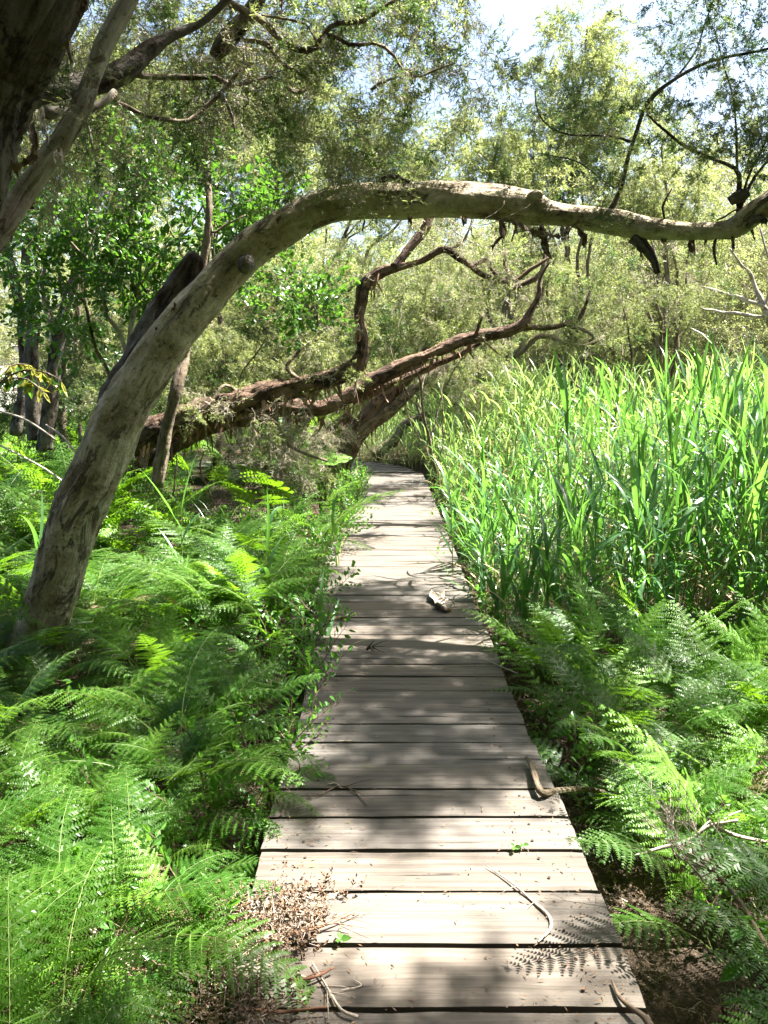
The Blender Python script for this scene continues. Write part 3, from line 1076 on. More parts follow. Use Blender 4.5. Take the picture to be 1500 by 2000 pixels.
flk = [([(975, 425, -.12), (985, 455, -.14), (970, 470, -.16), (960, 486, -.15)], [9, 14, 8, 4]), ([(1000, 430, -.1), (1040, 452, -.14), (1070, 458, -.12)], [8, 12, 9]),
       ([(1055, 440, -.1), (1062, 470, -.12), (1072, 500, -.12)], [12, 15, 11]), ([(1130, 445, -.1), (1140, 462, -.1), (1143, 482, -.12)], [12, 11, 6]),
       ([(905, 425, -.1), (908, 436, -.1)], [9, 5]), ([(1350, 462, -.05), (1347, 478, -.06), (1352, 490, -.06)], [8, 8, 4]), ([(1355, 465, -.05), (1358, 500, -.05)], [3, 2]),
       ([(1240, 465, -.02), (1255, 500, -.03)], [8, 4]), ([(1420, 440, -.12), (1432, 470, -.14), (1434, 486, -.14)], [5, 7, 3]), ([(1290, 460, -.05), (1300, 470, -.05)], [9, 6]),
       ([(1380, 466, -.04), (1376, 476, -.04)], [4, 2]), ([(1115, 448, -.06), (1100, 458, -.1)], [6, 3]), ([(800, 428, -.05), (803, 436, -.06)], [8, 4]), ([(712, 432, -.04), (707, 452, -.04)], [3, 2]),
       ([(1462, 420, -.1), (1468, 450, -.12), (1476, 470, -.12)], [6, 5, 2]), ([(1485, 425, -.1), (1498, 438, -.12)], [6, 4]), ([(1040, 458, -.13), (1095, 462, -.15)], [6, 4]), ([(1010, 440, -.12), (1000, 470, -.15)], [5, 3]),
       ([(335, 610, -.14), (342, 598, -.18)], [5, 3]), ([(300, 650, -.16), (306, 642, -.2)], [4, 2]), ([(540, 432, -.2), (548, 424, -.22)], [5, 2])]
for k, (a, b) in enumerate(flk):
    flake(a, b, 5.1, tr, 40 + k)

# the crown of the arching tree: sparse tufts on the twigs at upper right ...
tufts = []
for b in [br[0], br[1], br[2], br[4], br[5], br[6], br[7]]:
    pts = crom(np.array([P(a[0], a[1], a[3]) for a in b]), 14)[5:]
    for q in pts:
        tufts.append((q + RNG.normal(size=3) * .07, .12))
for px, py, r in [(1240, 130, 60), (1300, 60, 70), (1380, 140, 80), (1460, 60, 90), (1350, 200, 60), (1440, 200, 80), (1490, 140, 80), (1150, 240, 60), (1200, 320, 55), (1090, 300, 50), (1480, 300, 60), (1170, 380, 40), (1330, 330, 40), (1400, 20, 60), (1290, 240, 50)]:
    c = P(px, py, 5.0 + RNG.uniform(-.3, .5))
    for _ in range(3):
        tufts.append((c + RNG.normal(size=3) * r / F_PX * 5 * .6, .11))
PT, DR = [], []
for c, r in tufts:
    for _ in range(2):
        PT.append(c + RNG.normal(size=3) * r * .6)
        DR.append(RNG.normal(size=3) + [0, 0, .1])
n = len(PT)
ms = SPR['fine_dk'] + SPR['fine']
scatter('foliage', PT, dir_euler(DR, RNG.uniform(0, 6, n)), RNG.uniform(.3, .55, n), RNG.choice(len(ms), n, p=[.2] * 3 + [.1] * 4), ms, tr)

# ... and unseen leaf clumps, added along sun rays to shade deck and ferns
LIT = [  # sunlit patches on the ground: centre x, y, half sizes
    (.24, 2.42, .74, .38), (.60, 2.05, .25, .22), (-.42, 1.95, .28, .22), (.10, 7.2, .80, 1.12), (.25, 6.35, .5, .3), (0, 9.75, .8, .75), (0, 11.6, .8, .5),
    (-.35, 3.3, .3, .2), (-1.1, 2.5, .7, .45), (-1.8, 3.6, .6, .5), (-2.9, 6.0, .9, .7), (-1.3, 5.2, .6, .6), (1.25, 2.8, .45, .35), (1.6, 4.4, .9, .55), (1.5, 3.2, .4, .3),
    (-.9, 8.6, .5, 1.2), (-3.6, 9, 1.2, 1.0), (-4.6, 12, 1.5, 1.5), (-.75, 10.2, .5, .7), (-2.0, 7.4, .6, .7), (.7, 6.2, .5, .6), (-5.4, 8.4, .8, .5), (-1.5, 10.6, .6, .6)]


for px_, py_, d_ in [(790, 370, 5.2), (850, 365, 5.2), (910, 368, 5.2), (970, 378, 5.2), (1030, 392, 5.2), (1160, 410, 5.15), (1260, 432, 5.1), (780, 720, 8.7), (860, 680, 8.7), (940, 655, 8.7), (620, 740, 8.3), (700, 690, 8.3)]:
    q_ = P(px_, py_, d_)
    q_ = q_ - SUNV * (q_[2] / SUNV[2])
    LIT.append((q_[0], q_[1], .30, .24))
LIT += [(-.3, 13.9, 1.6, 1.3), (1.0, 11.5, .6, 2.5)]


def litv(x, y):
    return min(((x - a) / c) ** 2 + ((y - b) / d) ** 2 for a, b, c, d in LIT)


PT, DR = [], []
rs = np.random.default_rng(5)
cent = []
for gx_ in np.arange(-7, 3.3, .36):
    for gy_ in np.arange(.6, 16.5, .36):
        x, y = gx_ + rs.uniform(-.17, .17), gy_ + rs.uniform(-.17, .17)
        if x > (2.7 if y < 2.3 else 1.3 if y < 4.5 else 3.3 if y < 6.6 else .95): continue
        if x > 1.0 and y > 4.5 and rs.random() < .15: continue
        if litv(x, y) < 1.5: continue
        on_deck = -.75 < x < .95
        if not on_deck and rs.random() < (.20 if y < 7 else .38): continue
        if on_deck and rs.random() < .05: continue
        yy_, h = y, 5.0
        for _ in range(4):
            h = max(4.9, 1.6 + .475 * (y + h / SUNV[2] * SUNV[1])) + 0
        h += rs.uniform(0, 1.2)
        c = np.array([x, y, 0]) + SUNV * (h / SUNV[2])
        cent.append(c)
        for _ in range(52 if on_deck else 20):
            q = norm(rs.normal(size=3))
            PT.append(c + q * rs.uniform(.0, .20))
            DR.append(q + rs.normal(size=3) * .6)
def shade_for(px, py, d, r, m, t0=2.4, t1=4.0):  # adds an unseen leaf clump sunward of a point to shade it
    p = P(px, py, d)
    t = rs.uniform(t0, t1)
    t = max(t, (1.75 + .44 * p[1] - p[2]) / (SUNV[2] - .44 * SUNV[1]))
    c = p + SUNV * t
    cent.append(c)
    for _ in range(m):
        q = norm(rs.normal(size=3))
        PT.append(c + q * rs.uniform(.03, r))
        DR.append(q + rs.normal(size=3) * .6)


for a in arch[:14]:
    for off in (-30, 25):
        if rs.random() < .5: shade_for(a[0] + off, a[1] - off * .3 - 10, a[3], .30, 12)
for px, py in [(20, 60), (60, 20), (110, 40), (30, 150), (70, 120), (10, 240), (50, 260), (10, 330), (100, 80), (150, 20), (0, 20), (40, 200)]:
    shade_for(px, py, 3.0, .30, 22)
for px, py in [(230, 40), (205, 100), (170, 200), (220, 150), (280, 110), (440, 90), (480, 40), (130, 280)]:
    if rs.random() < .7: shade_for(px, py, 3.6, .25, 12)
n = len(PT)
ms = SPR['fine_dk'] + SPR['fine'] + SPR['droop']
scatter('shade_canopy', PT, dir_euler(DR, rs.uniform(0, 6, n)), rs.uniform(.5, .75, n), rs.integers(0, len(ms), n), ms, tr)
cent = np.array(cent)
for k in range(60):        # unseen boughs added to carry the shade clumps, kept off lit patches
    e = cent[rs.integers(len(cent))]
    s = P(1800, -40, 4.9) if k % 2 else P(1850, -300, 5.0)
    m1 = s * .6 + e * .4 + [0, 0, .5]
    if any(litv(*(q_ - SUNV * (q_[2] / SUNV[2]))[:2]) < 1.2 for q_ in crom([s, m1, e], 24)): continue
    wlimb('shade_bough', [s, m1, e], [.035, .02, .006], 'bark_far', tr, 6, seed=60 + k, wob=.04, step=.2)

# ---- 2. big trunk in the upper left corner
tl = empty('shaggy_tree', (-2.2, 3.2, -.3), 'massive dark trunk with peeling bark leaning into the upper left corner', 'tree')
limb('trunk', [(-330, 1500, 100, 3.2), (-250, 1000, 95, 3.2), (-170, 700, 90, 3.2), (-100, 480, 82, 3.2), (-55, 320, 84, 3.15), (-18, 180, 92, 3.1), (28, 70, 104, 3.05), (75, -40, 110, 3.0), (130, -200, 105, 3.0), (200, -420, 95, 3.0), (300, -760, 70, 3.1)], 'bark_dark', tl, 60, seed=31, rough=.13, ridge=.16, n=220)
limb('stem', [(-160, 720, 26, 3.3), (-60, 540, 27, 3.4), (5, 445, 27, 3.45), (45, 380, 26, 3.5), (88, 318, 25, 3.5), (128, 262, 23, 3.5), (160, 205, 22, 3.5), (180, 150, 20, 3.5), (200, 95, 21, 3.5), (230, 40, 21, 3.5), (262, -20, 19, 3.5), (320, -150, 16, 3.5), (360, -380, 12, 3.5)], 'bark_pale', tl, 26, seed=33, rough=.10, ridge=.07, n=130)
limb('limb', [(40, 190, 26, 3.6), (120, 175, 25, 3.7), (185, 160, 24, 3.8), (245, 138, 24, 3.85), (290, 98, 18, 3.9), (340, 68, 11, 3.95), (400, 40, 8, 4.0), (470, -30, 7, 4.0)], 'bark_dark', tl, 22, seed=35, rough=.14, ridge=.12, n=90)
limb('limb', [(418, 112, 13, 4.3), (430, 95, 20, 4.3), (455, 68, 20, 4.3), (480, 35, 19, 4.3), (505, -5, 16, 4.3), (560, -120, 15, 4.3), (640, -300, 14, 4.3)], 'bark_dark', tl, 18, seed=37, rough=.2, ridge=.18)
tb = [
    [(90, 222, 14, 3.5), (130, 215, 10, 3.6), (180, 212, 9, 3.7), (212, 196, 8.5, 3.75), (226, 180, 9, 3.8)],
    [(218, 198, 7, 3.8), (245, 208, 5.5, 3.8), (280, 224, 5, 3.85), (322, 232, 5, 3.9), (362, 236, 5.5, 3.95), (392, 216, 5, 4.0), (428, 184, 5, 4.0), (450, 158, 5, 4.0), (474, 130, 3.5, 4.0)],
    [(262, 146, 8, 3.9), (310, 148, 7, 4.0), (370, 150, 6.5, 4.0), (420, 150, 6.5, 4.05), (450, 168, 6, 4.1), (490, 160, 4, 4.2), (530, 152, 2.5, 4.2)],
    [(425, -10, 9, 4.2), (450, 8, 9, 4.2), (482, 25, 8.5, 4.2), (512, 42, 8, 4.2), (532, 66, 8, 4.2), (556, 86, 7.5, 4.2), (590, 100, 7.5, 4.2), (612, 98, 7, 4.2), (624, 78, 7, 4.2), (640, 58, 6.5, 4.2), (662, 48, 6, 4.2), (700, 46, 6, 4.2), (730, 28, 6, 4.2), (760, 10, 5, 4.2), (800, -20, 4, 4.2)],
    [(474, 78, 6, 4.25), (510, 80, 5.5, 4.25), (532, 92, 6, 4.25), (544, 118, 6, 4.25), (575, 135, 3.5, 4.25), (600, 152, 2.5, 4.25)],
    [(640, 68, 5, 4.2), (665, 80, 5, 4.2), (690, 92, 5, 4.2), (735, 88, 4.5, 4.2), (765, 105, 4, 4.2), (790, 140, 3.5, 4.2), (815, 150, 3, 4.2), (850, 135, 2.5, 4.2), (890, 120, 2, 4.2)],
    [(560, 88, 4, 4.2), (580, 98, 4, 4.2), (606, 96, 4, 4.2)],
    [(510, 30, 3, 4.2), (560, 38, 3, 4.2), (598, 48, 3, 4.2), (615, 75, 2.5, 4.2), (630, 100, 2, 4.2)],
    [(725, 175, 3, 4.4), (750, 160, 3.5, 4.4), (790, 145, 3, 4.4)],
    [(432, 180, 4, 4.0), (442, 205, 4, 4.0), (452, 230, 3.4, 4.0), (455, 256, 2, 4.0)],
    [(168, 232, 3, 3.6), (176, 262, 3.4, 3.6), (183, 298, 2, 3.6)],
    [(560, 170, 4, 4.4), (580, 182, 6, 4.4), (600, 178, 3, 4.4)],
    [(690, -10, 4, 4.3), (720, -30, 5, 4.3)], [(640, 8, 3, 4.3), (660, 40, 3, 4.3)], [(720, 0, 3, 4.3), (700, 44, 3, 4.3)],
    [(100, 110, 4, 3.4), (128, 88, 5, 3.35), (138, 120, 3.5, 3.35)],
]
for k, b in enumerate(tb):
    limb('branch', b, 'bark_pale' if k in (0, 9, 10) else 'bark_far', tl, 9, seed=80 + k, rough=.18, ridge=.06, wob=.006)
flake([(118, 92, -.15), (134, 84, -.2), (139, 108, -.2), (137, 128, -.18)], [7, 8, 5, 2], 3.2, tl, 71, 'twig_grey')
flake([(72, 300, -.1), (48, 318, -.1), (20, 330, -.05)], [14, 20, 14], 3.15, tl, 72, 'flake')
flake([(78, 210, -.16), (84, 250, -.18), (92, 270, -.18)], [8, 6, 3], 3.15, tl, 73, 'twig_grey')
flake([(60, 240, -.18), (70, 280, -.2), (62, 320, -.18)], [10, 12, 8], 3.15, tl, 74, 'flake')
flake([(155, -10, -.1), (165, 10, -.1), (150, 28, -.1)], [16, 14, 5], 3.05, tl, 75, 'flake')
flake([(548, 0, 0), (550, 10, 0), (549, 24, 0)], [6, 4, 1], 4.2, tl, 76, 'flake')
flake([(120, 300, -.1), (104, 306, -.13)], [4, 2], 3.45, tl, 77, 'twig_grey')
bl = [B(560, 10, 4.6, 70), B(700, 40, 4.8, 80), B(830, 20, 4.8, 90), B(860, 110, 4.9, 60), B(930, 150, 4.9, 40, 1.6), B(640, 180, 4.7, 55, 1.8), B(640, 280, 4.8, 40, 1.6), B(750, -40, 4.8, 130), B(300, 30, 4.6, 90), B(200, 20, 4.6, 70), B(370, 110, 4.6, 60),
      B(330, 190, 4.7, 60), B(470, 200, 4.8, 50), B(240, 260, 4.7, 60, .6), B(500, -40, 4.7, 110), B(880, 10, 4.9, 80), B(560, 150, 4.8, 50)]
crown(tl, bl, [('droop', .38), ('fine_dk', .14), ('fine', .16), ('dead', .32)], dens=.75, scale=.62, name='crown', seed=3, subr=.35, down=-.5)
bl = [B(160, 190, 4.2, 50), B(130, 140, 4.2, 40), B(420, 60, 4.4, 40), B(420, 130, 4.3, 30, 1.4), B(100, 290, 4.5, 40)]
crown(tl, bl, [('dead', 1)], dens=.7, scale=.55, name='dead_twigs', seed=4, down=-.3)

# ---- 3. the low leaning tree in the middle, red stringy bark
tm = empty('leaning_tree', tuple(P(270, 900, 8.6) * [1, 1, 0] + [0, 0, -.3]), 'red brown stringy barked tree sprawling low over the ferns, its limb bent upright', 'tree')
A = [(170, 935, 24, 8.3), (235, 890, 27, 8.3), (300, 848, 30, 8.3), (380, 815, 32, 8.3), (460, 782, 30, 8.3), (540, 762, 24, 8.3), (620, 748, 22, 8.3), (672, 732, 22, 8.3), (700, 705, 21, 8.3), (708, 670, 15, 8.3), (702, 625, 13, 8.3), (706, 585, 14, 8.3), (722, 550, 15, 8.3), (748, 528, 14, 8.3), (785, 520, 9, 8.3),
     (815, 512, 7, 8.3), (850, 494, 7.5, 8.3), (875, 490, 8, 8.3), (902, 508, 7, 8.3), (930, 530, 6.5, 8.3), (965, 545, 6, 8.3), (1000, 548, 5, 8.3), (1040, 520, 4, 8.3), (1070, 500, 3, 8.3)]
limb('trunk', A, 'bark_red', tm, 26, seed=41, rough=.22, ridge=.2, n=260, wob=.022)
mbr = [
    [(768, 524, 12, 8.3), (785, 498, 11, 8.35), (805, 470, 12, 8.4), (830, 440, 13, 8.45), (845, 405, 11, 8.5), (852, 392, 6, 8.5)],
    [(920, 525, 4, 8.3), (940, 510, 5, 8.3), (960, 508, 5, 8.3), (955, 525, 4, 8.3), (968, 540, 4, 8.3)],
    [(1000, 545, 5, 8.3), (985, 515, 4, 8.2), (990, 490, 3, 8.2)],
    [(876, 490, 4, 8.3), (905, 470, 3, 8.3), (920, 440, 2, 8.3)],
    [(528, 764, 7, 8.25), (535, 800, 5.5, 8.2), (538, 835, 5, 8.15), (556, 868, 5, 8.1), (590, 885, 4, 8.1), (640, 900, 3, 8.1)],
    [(596, 750, 7, 8.3), (560, 722, 5, 8.3), (572, 700, 4, 8.3), (600, 670, 3.5, 8.3), (650, 655, 2, 8.3)],
    [(470, 770, 6, 8.3), (440, 756, 4, 8.2), (410, 790, 3, 8.1), (365, 830, 2, 8.1)],
    [(480, 800, 5, 8.2), (520, 812, 4, 8.1), (545, 828, 2, 8.1)],
    [(620, 745, 4, 8.3), (650, 728, 3, 8.2), (680, 706, 2, 8.2)],
]
for k, b in enumerate(mbr):
    limb('branch', b, 'bark_red' if k < 1 else 'bark_far', tm, 9, seed=120 + k, rough=.2, ridge=.1, wob=.02)
tm2 = empty('fallen_tree', tuple(P(350, 900, 8.9) * [1, 1, 0] + [0, 0, -.3]), 'second red barked trunk leaning right below the bent one, reaching out over the reeds', 'tree')
A2 = [(250, 925, 26, 8.9), (330, 870, 28, 8.8), (420, 825, 26, 8.7), (500, 805, 22, 8.7), (560, 798, 19, 8.7), (620, 798, 19, 8.7), (670, 785, 18, 8.7), (720, 752, 17, 8.7), (770, 725, 16, 8.7), (820, 702, 15, 8.7), (880, 672, 14, 8.7), (940, 655, 13, 8.7), (990, 646, 12, 8.7), (1022, 632, 11, 8.7),
      (1040, 605, 8, 8.7), (1056, 575, 6, 8.7), (1060, 545, 4, 8.7), (1078, 510, 2, 8.7)]
limb('trunk', A2, 'bark_red', tm2, 24, seed=43, rough=.22, ridge=.2, n=220, wob=.022)
for k, b in enumerate([
    [(1010, 640, 8, 8.7), (1050, 640, 6.5, 8.7), (1095, 636, 6, 8.7), (1125, 625, 5.5, 8.7), (1140, 600, 4, 8.7), (1150, 570, 3, 8.7)],
    [(1100, 634, 5, 8.7), (1135, 640, 4.5, 8.7), (1160, 655, 4, 8.7), (1150, 665, 3, 8.7)],
    [(1008, 698, 4, 8.8), (1025, 680, 5.5, 8.8), (1050, 658, 6.5, 8.8), (1080, 660, 5.5, 8.8), (1110, 672, 5, 8.8), (1150, 675, 4.5, 8.8), (1182, 655, 4, 8.8)],
    [(700, 780, 12, 8.75), (760, 750, 10, 8.8), (830, 720, 9, 8.8), (900, 690, 8, 8.8), (940, 668, 7, 8.8)],
    [(930, 652, 4, 8.7), (935, 630, 3.5, 8.6), (942, 610, 3, 8.6)],
    [(985, 575, 3, 8.9), (1015, 558, 7, 8.9), (1045, 545, 6, 8.9), (1062, 520, 5, 8.9), (1068, 480, 3, 8.9), (1090, 440, 2, 8.9)],
]):
    limb('branch', b, 'bark_red' if k in (0, 3) else 'bark_far', tm2, 9, seed=140 + k, rough=.2, ridge=.12, wob=.015)


def strips(parent, path, n, seed, lmin=.06, lmax=.2, mat='flake', d=0):
    rng = np.random.default_rng(seed)
    pts = crom(np.array([P(a[0], a[1], a[3]) for a in path]), 80)
    rad = np.interp(np.linspace(0, 1, 80), np.linspace(0, 1, len(path)), [a[2] / F_PX * a[3] for a in path])
    mb = MB()
    for k in rng.integers(4, 74, n):
        s = pts[k] + [0, rng.uniform(-1, .4) * rad[k], -rad[k] * rng.uniform(.2, 1)]
        L = rng.uniform(lmin, lmax)
        w = rng.uniform(.006, .022)
        m = 5
        t = np.linspace(0, 1, m)[:, None]
        c = s + np.array([rng.normal() * .3, rng.normal() * .25, -1]) * t * L + np.array([rng.normal(), rng.normal(), 0]) * .03 * t ** 2
        sd = norm(np.array([rng.normal(), rng.normal() * .5, .2]))
        ww = w * (1 - .7 * t) * (1 + .3 * rng.normal(size=(m, 1)))
        V = np.vstack([c - sd * ww, c + sd * ww])
        i = np.arange(m - 1)
        mb.add(V, np.stack([i, i + 1, i + 1 + m, i + m], 1))
    o = mb.build('hanging_bark', [M[mat]], parent, smooth=False)
    o['kind'] = 'stuff'


M['flake_red'] = plainmat('peeling_red_bark', (.10, .045, .025), (.34, .20, .13), 25, .85)
strips(tm, A[:16], 150, 1, mat='flake_red')
strips(tm2, A2[:14], 150, 2, mat='flake_red')
strips(tm, A[:12], 60, 3, .1, .35, mat='flake')

def twiggy(parent, paths, n, kinds, smin, smax, seed, down=-.5, first=.25, name='twigs'):
    rng = np.random.default_rng(seed)
    PT, DR = [], []
    for p_ in paths:
        q = crom(np.array([P(a[0], a[1], a[3]) for a in p_]), 40)
        for _ in range(n):
            k = rng.integers(int(first * 40), 40)
            PT.append(q[k] + rng.normal(size=3) * .015)
            DR.append(rng.normal(size=3) * [1, .8, .7] + [0, 0, down])
    ms = [m for kd in kinds for m in SPR[kd]]
    m = len(PT)
    scatter(name, PT, dir_euler(DR, rng.uniform(0, 6, m)), rng.uniform(smin, smax, m), rng.integers(0, len(ms), m), ms, parent)


twiggy(tm, [A] + mbr, 13, ['dead', 'dead', 'fine'], .35, .9, 1)
twiggy(tm2, [A2, [(1010, 640, 8, 8.7), (1125, 625, 5.5, 8.7), (1150, 570, 3, 8.7)], [(1008, 698, 4, 8.8), (1050, 658, 6.5, 8.8), (1182, 655, 4, 8.8)]], 16, ['dead', 'dead', 'droop', 'fine'], .3, .75, 2)
twiggy(tl, tb, 14, ['dead', 'droop', 'fine_dk'], .22, .5, 3)
twiggy(tr, br[:8], 9, ['dead', 'fine_dk', 'fine_dk'], .2, .4, 4, down=.1)
twiggy(tr, [arch[14:27]], 26, ['dead'], .10, .26, 5, down=-.2, first=.05)

# ---- 4. trunks at the bend of the boardwalk
tc = empty('bend_tree', tuple(P(660, 900, 12.7) * [1, 1, 0] + [0, 0, -.3]), 'dark leaning trunk rising from the left edge of the deck at the far bend', 'tree')
C1 = [(640, 935, 34, 12.6), (665, 890, 30, 12.6), (700, 840, 26, 12.6), (735, 800, 22, 12.6), (770, 760, 17, 12.6), (805, 725, 14, 12.6), (830, 690, 11, 12.6), (850, 640, 9, 12.6)]
limb('trunk', C1, 'bark_red', tc, 20, seed=51, rough=.2, ridge=.2)
limb('limb', [(700, 848, 16, 12.5), (730, 822, 15, 12.5), (765, 800, 13, 12.5), (795, 772, 11, 12.5), (830, 742, 10, 12.5), (862, 722, 9, 12.5), (872, 710, 7, 12.5)], 'bark_far', tc, 14, seed=52, rough=.2, ridge=.15)
limb('limb', [(612, 880, 14, 12.4), (640, 850, 16, 12.4), (668, 825, 15, 12.4), (688, 812, 12, 12.4)], 'bark_red', tc, 14, seed=53, rough=.25, ridge=.2)
strips(tc, C1[:6], 60, 4, .1, .4, mat='flake_red')
tc2 = empty('low_log', tuple(P(740, 900, 15.5) * [1, 1, 0] + [0, 0, -.3]), 'low pale topped log slanting out of the reeds beyond the path bend', 'log')
limb('log_body', [(730, 890, 15, 15.5), (770, 860, 12, 15.5), (790, 830, 10, 15.5), (820, 815, 8, 15.5), (850, 803, 6, 15.5), (880, 798, 5, 15.5)], 'bark_far', tc2, 12, seed=54, rough=.2, ridge=.1)

# ---- 5. dark upright trunk right behind the arching one
te = empty('slender_tree', tuple(P(318, 905, 6.3) * [1, 1, 0] + [0, 0, -.3]), 'slender dark trunk standing close behind the arching grey trunk', 'tree')
limb('trunk', [(308, 950, 15, 6.3), (318, 880, 14, 6.3), (328, 820, 13, 6.3), (345, 760, 13, 6.3), (360, 700, 12, 6.4), (368, 640, 11, 6.4), (385, 560, 10, 6.5), (402, 480, 9, 6.5), (408, 400, 7, 6.5), (404, 330, 6, 6.6), (402, 285, 5, 6.6)], 'bark_far', te, 16, seed=55, rough=.2, ridge=.2)
limb('branch', [(408, 420, 5, 6.5), (415, 455, 4, 6.5), (440, 440, 3, 6.5), (480, 420, 2, 6.5)], 'bark_far', te, 7, seed=56)

# ---- 6. trunks at far left
for k, (lab, path) in enumerate([
    ('leftmost of the dark trunks at the far left in front of the bright road', [(30, 850, 12, 9.5), (42, 780, 11, 9.5), (46, 700, 10, 9.5), (42, 620, 10, 9.5), (33, 570, 10, 9.5), (22, 520, 9, 9.5), (5, 450, 8, 9.5), (-20, 380, 7, 9.5)]),
    ('thick dark trunk standing just right of the leftmost far trunk', [(70, 860, 16, 9.2), (62, 760, 15, 9.2), (62, 690, 15, 9.2), (66, 620, 13, 9.2), (60, 560, 10, 9.2), (50, 500, 9, 9.2), (60, 400, 7, 9.2), (90, 300, 5, 9.2)]),
    ('sunlit edged trunk forking at its top among the far left trunks', [(88, 880, 18, 8.8), (96, 800, 16, 8.8), (104, 740, 15, 8.8), (108, 690, 14, 8.8), (118, 640, 13, 8.8), (130, 590, 10, 8.8), (150, 520, 8, 8.8), (175, 440, 6, 8.8), (185, 350, 4, 8.8)])]):
    t_ = empty('paperbark_tree', tuple(P(path[0][0], 900, path[0][3]) * [1, 1, 0] + [0, 0, -.3]), lab, 'tree', 'dark trunks at the far left')
    limb('trunk', path, 'bark_dark', t_, 16, seed=160 + k, rough=.16, ridge=.18)
    if k == 2:
        limb('branch', [(106, 690, 7, 8.8), (100, 640, 7, 8.8), (88, 600, 6, 8.8), (80, 540, 5, 8.8), (60, 470, 4, 8.8)], 'bark_pale', t_, 9, seed=170)
    if k == 1:
        limb('branch', [(70, 625, 4, 9.2), (95, 610, 3, 9.2), (125, 590, 3, 9.2), (170, 575, 2, 9.2)], 'bark_pale', t_, 7, seed=171)
    c_ = P(path[-1][0], path[-1][1], path[-1][3])
    crown(t_, [(c_ + [0, 0, .3], .7), (c_ + [-.6, .5, .0], .6), (c_ + [.6, .3, .4], .6)], [('fine', .5), ('fine_lt', .3), ('dead_lt', .2)], dens=.8, scale=.8, seed=20 + k)

# ---- 7. broad-leaved bush, left
bu = empty('broad_leaf_bush', tuple(P(255, 905, 7.0) * [1, 1, 0] + [0, 0, -.3]), 'large glossy broad leaved bush glowing bright green behind the arching trunk', 'bush')
for k, b in enumerate([
    [(258, 900, 8, 7), (252, 800, 7, 7), (250, 700, 6.5, 7), (256, 620, 6, 7), (262, 580, 5, 7), (275, 540, 4, 7), (310, 500, 3, 7), (330, 470, 2, 7)],
    [(250, 700, 5.5, 7), (235, 650, 5, 7), (212, 615, 4.5, 7), (202, 570, 4, 7), (200, 530, 3.5, 7), (180, 480, 3, 7), (172, 420, 2, 7)],
    [(250, 900, 6, 7.1), (222, 740, 5, 7.1), (190, 680, 4.5, 7.1), (172, 630, 4, 7.1), (160, 590, 3, 7.1), (120, 540, 2, 7.1)],
    [(262, 585, 3, 7), (272, 520, 3, 7), (250, 440, 2.4, 7), (262, 380, 2, 7)],
    [(300, 505, 3, 7), (360, 450, 2.4, 7), (400, 390, 2, 7)], [(200, 540, 3, 7), (130, 470, 2.4, 7), (80, 420, 2, 7)]]):
    limb('stem', b, 'bark_pale' if k < 2 else 'bark_far', bu, 8, seed=180 + k, rough=.1, wob=.02)
bl = [B(370, 350, 7, 75), B(440, 370, 7.1, 60), B(500, 410, 7.2, 48), B(250, 330, 7, 70), B(150, 370, 7, 75), B(330, 430, 6.9, 80), B(210, 440, 7, 80), B(100, 480, 7, 75), B(250, 530, 7.1, 70), B(160, 580, 7.1, 60), B(50, 520, 7.2, 60), B(440, 450, 7.1, 55),
      B(330, 300, 7.1, 45), B(90, 400, 7.2, 60), B(260, 600, 7.2, 50), B(540, 560, 7.6, 40), B(580, 590, 7.6, 40), B(290, 540, 7.2, 45), B(120, 620, 7.3, 40), B(20, 440, 7.2, 50)]
crown(bu, bl, [('broad', 1)], dens=1.25, scale=.85, seed=30, subr=.5, down=.0)

# ---- 8. young sapling, yellow leaves, far left
sa = empty('yellow_leaf_sapling', tuple(P(-30, 900, 5.6) * [1, 1, 0] + [0, 0, -.3]), 'sapling with drooping yellow and orange tipped leaves at the left edge of the view', 'sapling')
stems = [[(-60, 1000, 3, 5.6), (-40, 850, 3, 5.6), (-10, 760, 3, 5.6), (40, 725, 2.4, 5.6), (90, 728, 2, 5.6), (120, 745, 1.4, 5.6)], [(-20, 790, 3, 5.6), (10, 745, 2, 5.6), (50, 740, 2, 5.5), (85, 765, 1, 5.5)], [(-10, 760, 2, 5.6), (20, 715, 2, 5.7), (55, 712, 1, 5.7)]]
yl = [mesh('leaf', *leaves6(np.zeros((1, 3)), np.array([[1., 0, 0]]), np.array([[0, 0, 1.]]), [.105 + .01 * k], [.034], .2, -.25 - .1 * k), [M['broad_y' if k < 2 else 'broad']], smooth=False) for k in range(3)]
rs = np.random.default_rng(9)
for k, b in enumerate(stems):
    ob, pts, _ = limb('stem', b, 'bark_far', sa, 6, seed=190 + k)
    q = crom(pts, 20)
    for m in range(20 if k else 34):
        c = q[rs.integers(7, 20)] - np.array(sa.location)
        o = link('leaf', yl[rs.integers(0, 3)], sa, tuple(c))
        o.rotation_euler = (rs.normal() * .5, rs.uniform(.2, 1.25), rs.uniform(0, 6.28))
        o.scale = [rs.uniform(.7, 1.15)] * 3

# ---- 9. background trees
def _mixdk(kinds):
    return [(a, b * .86) for a, b in kinds] + [('fine_dk', .14)]


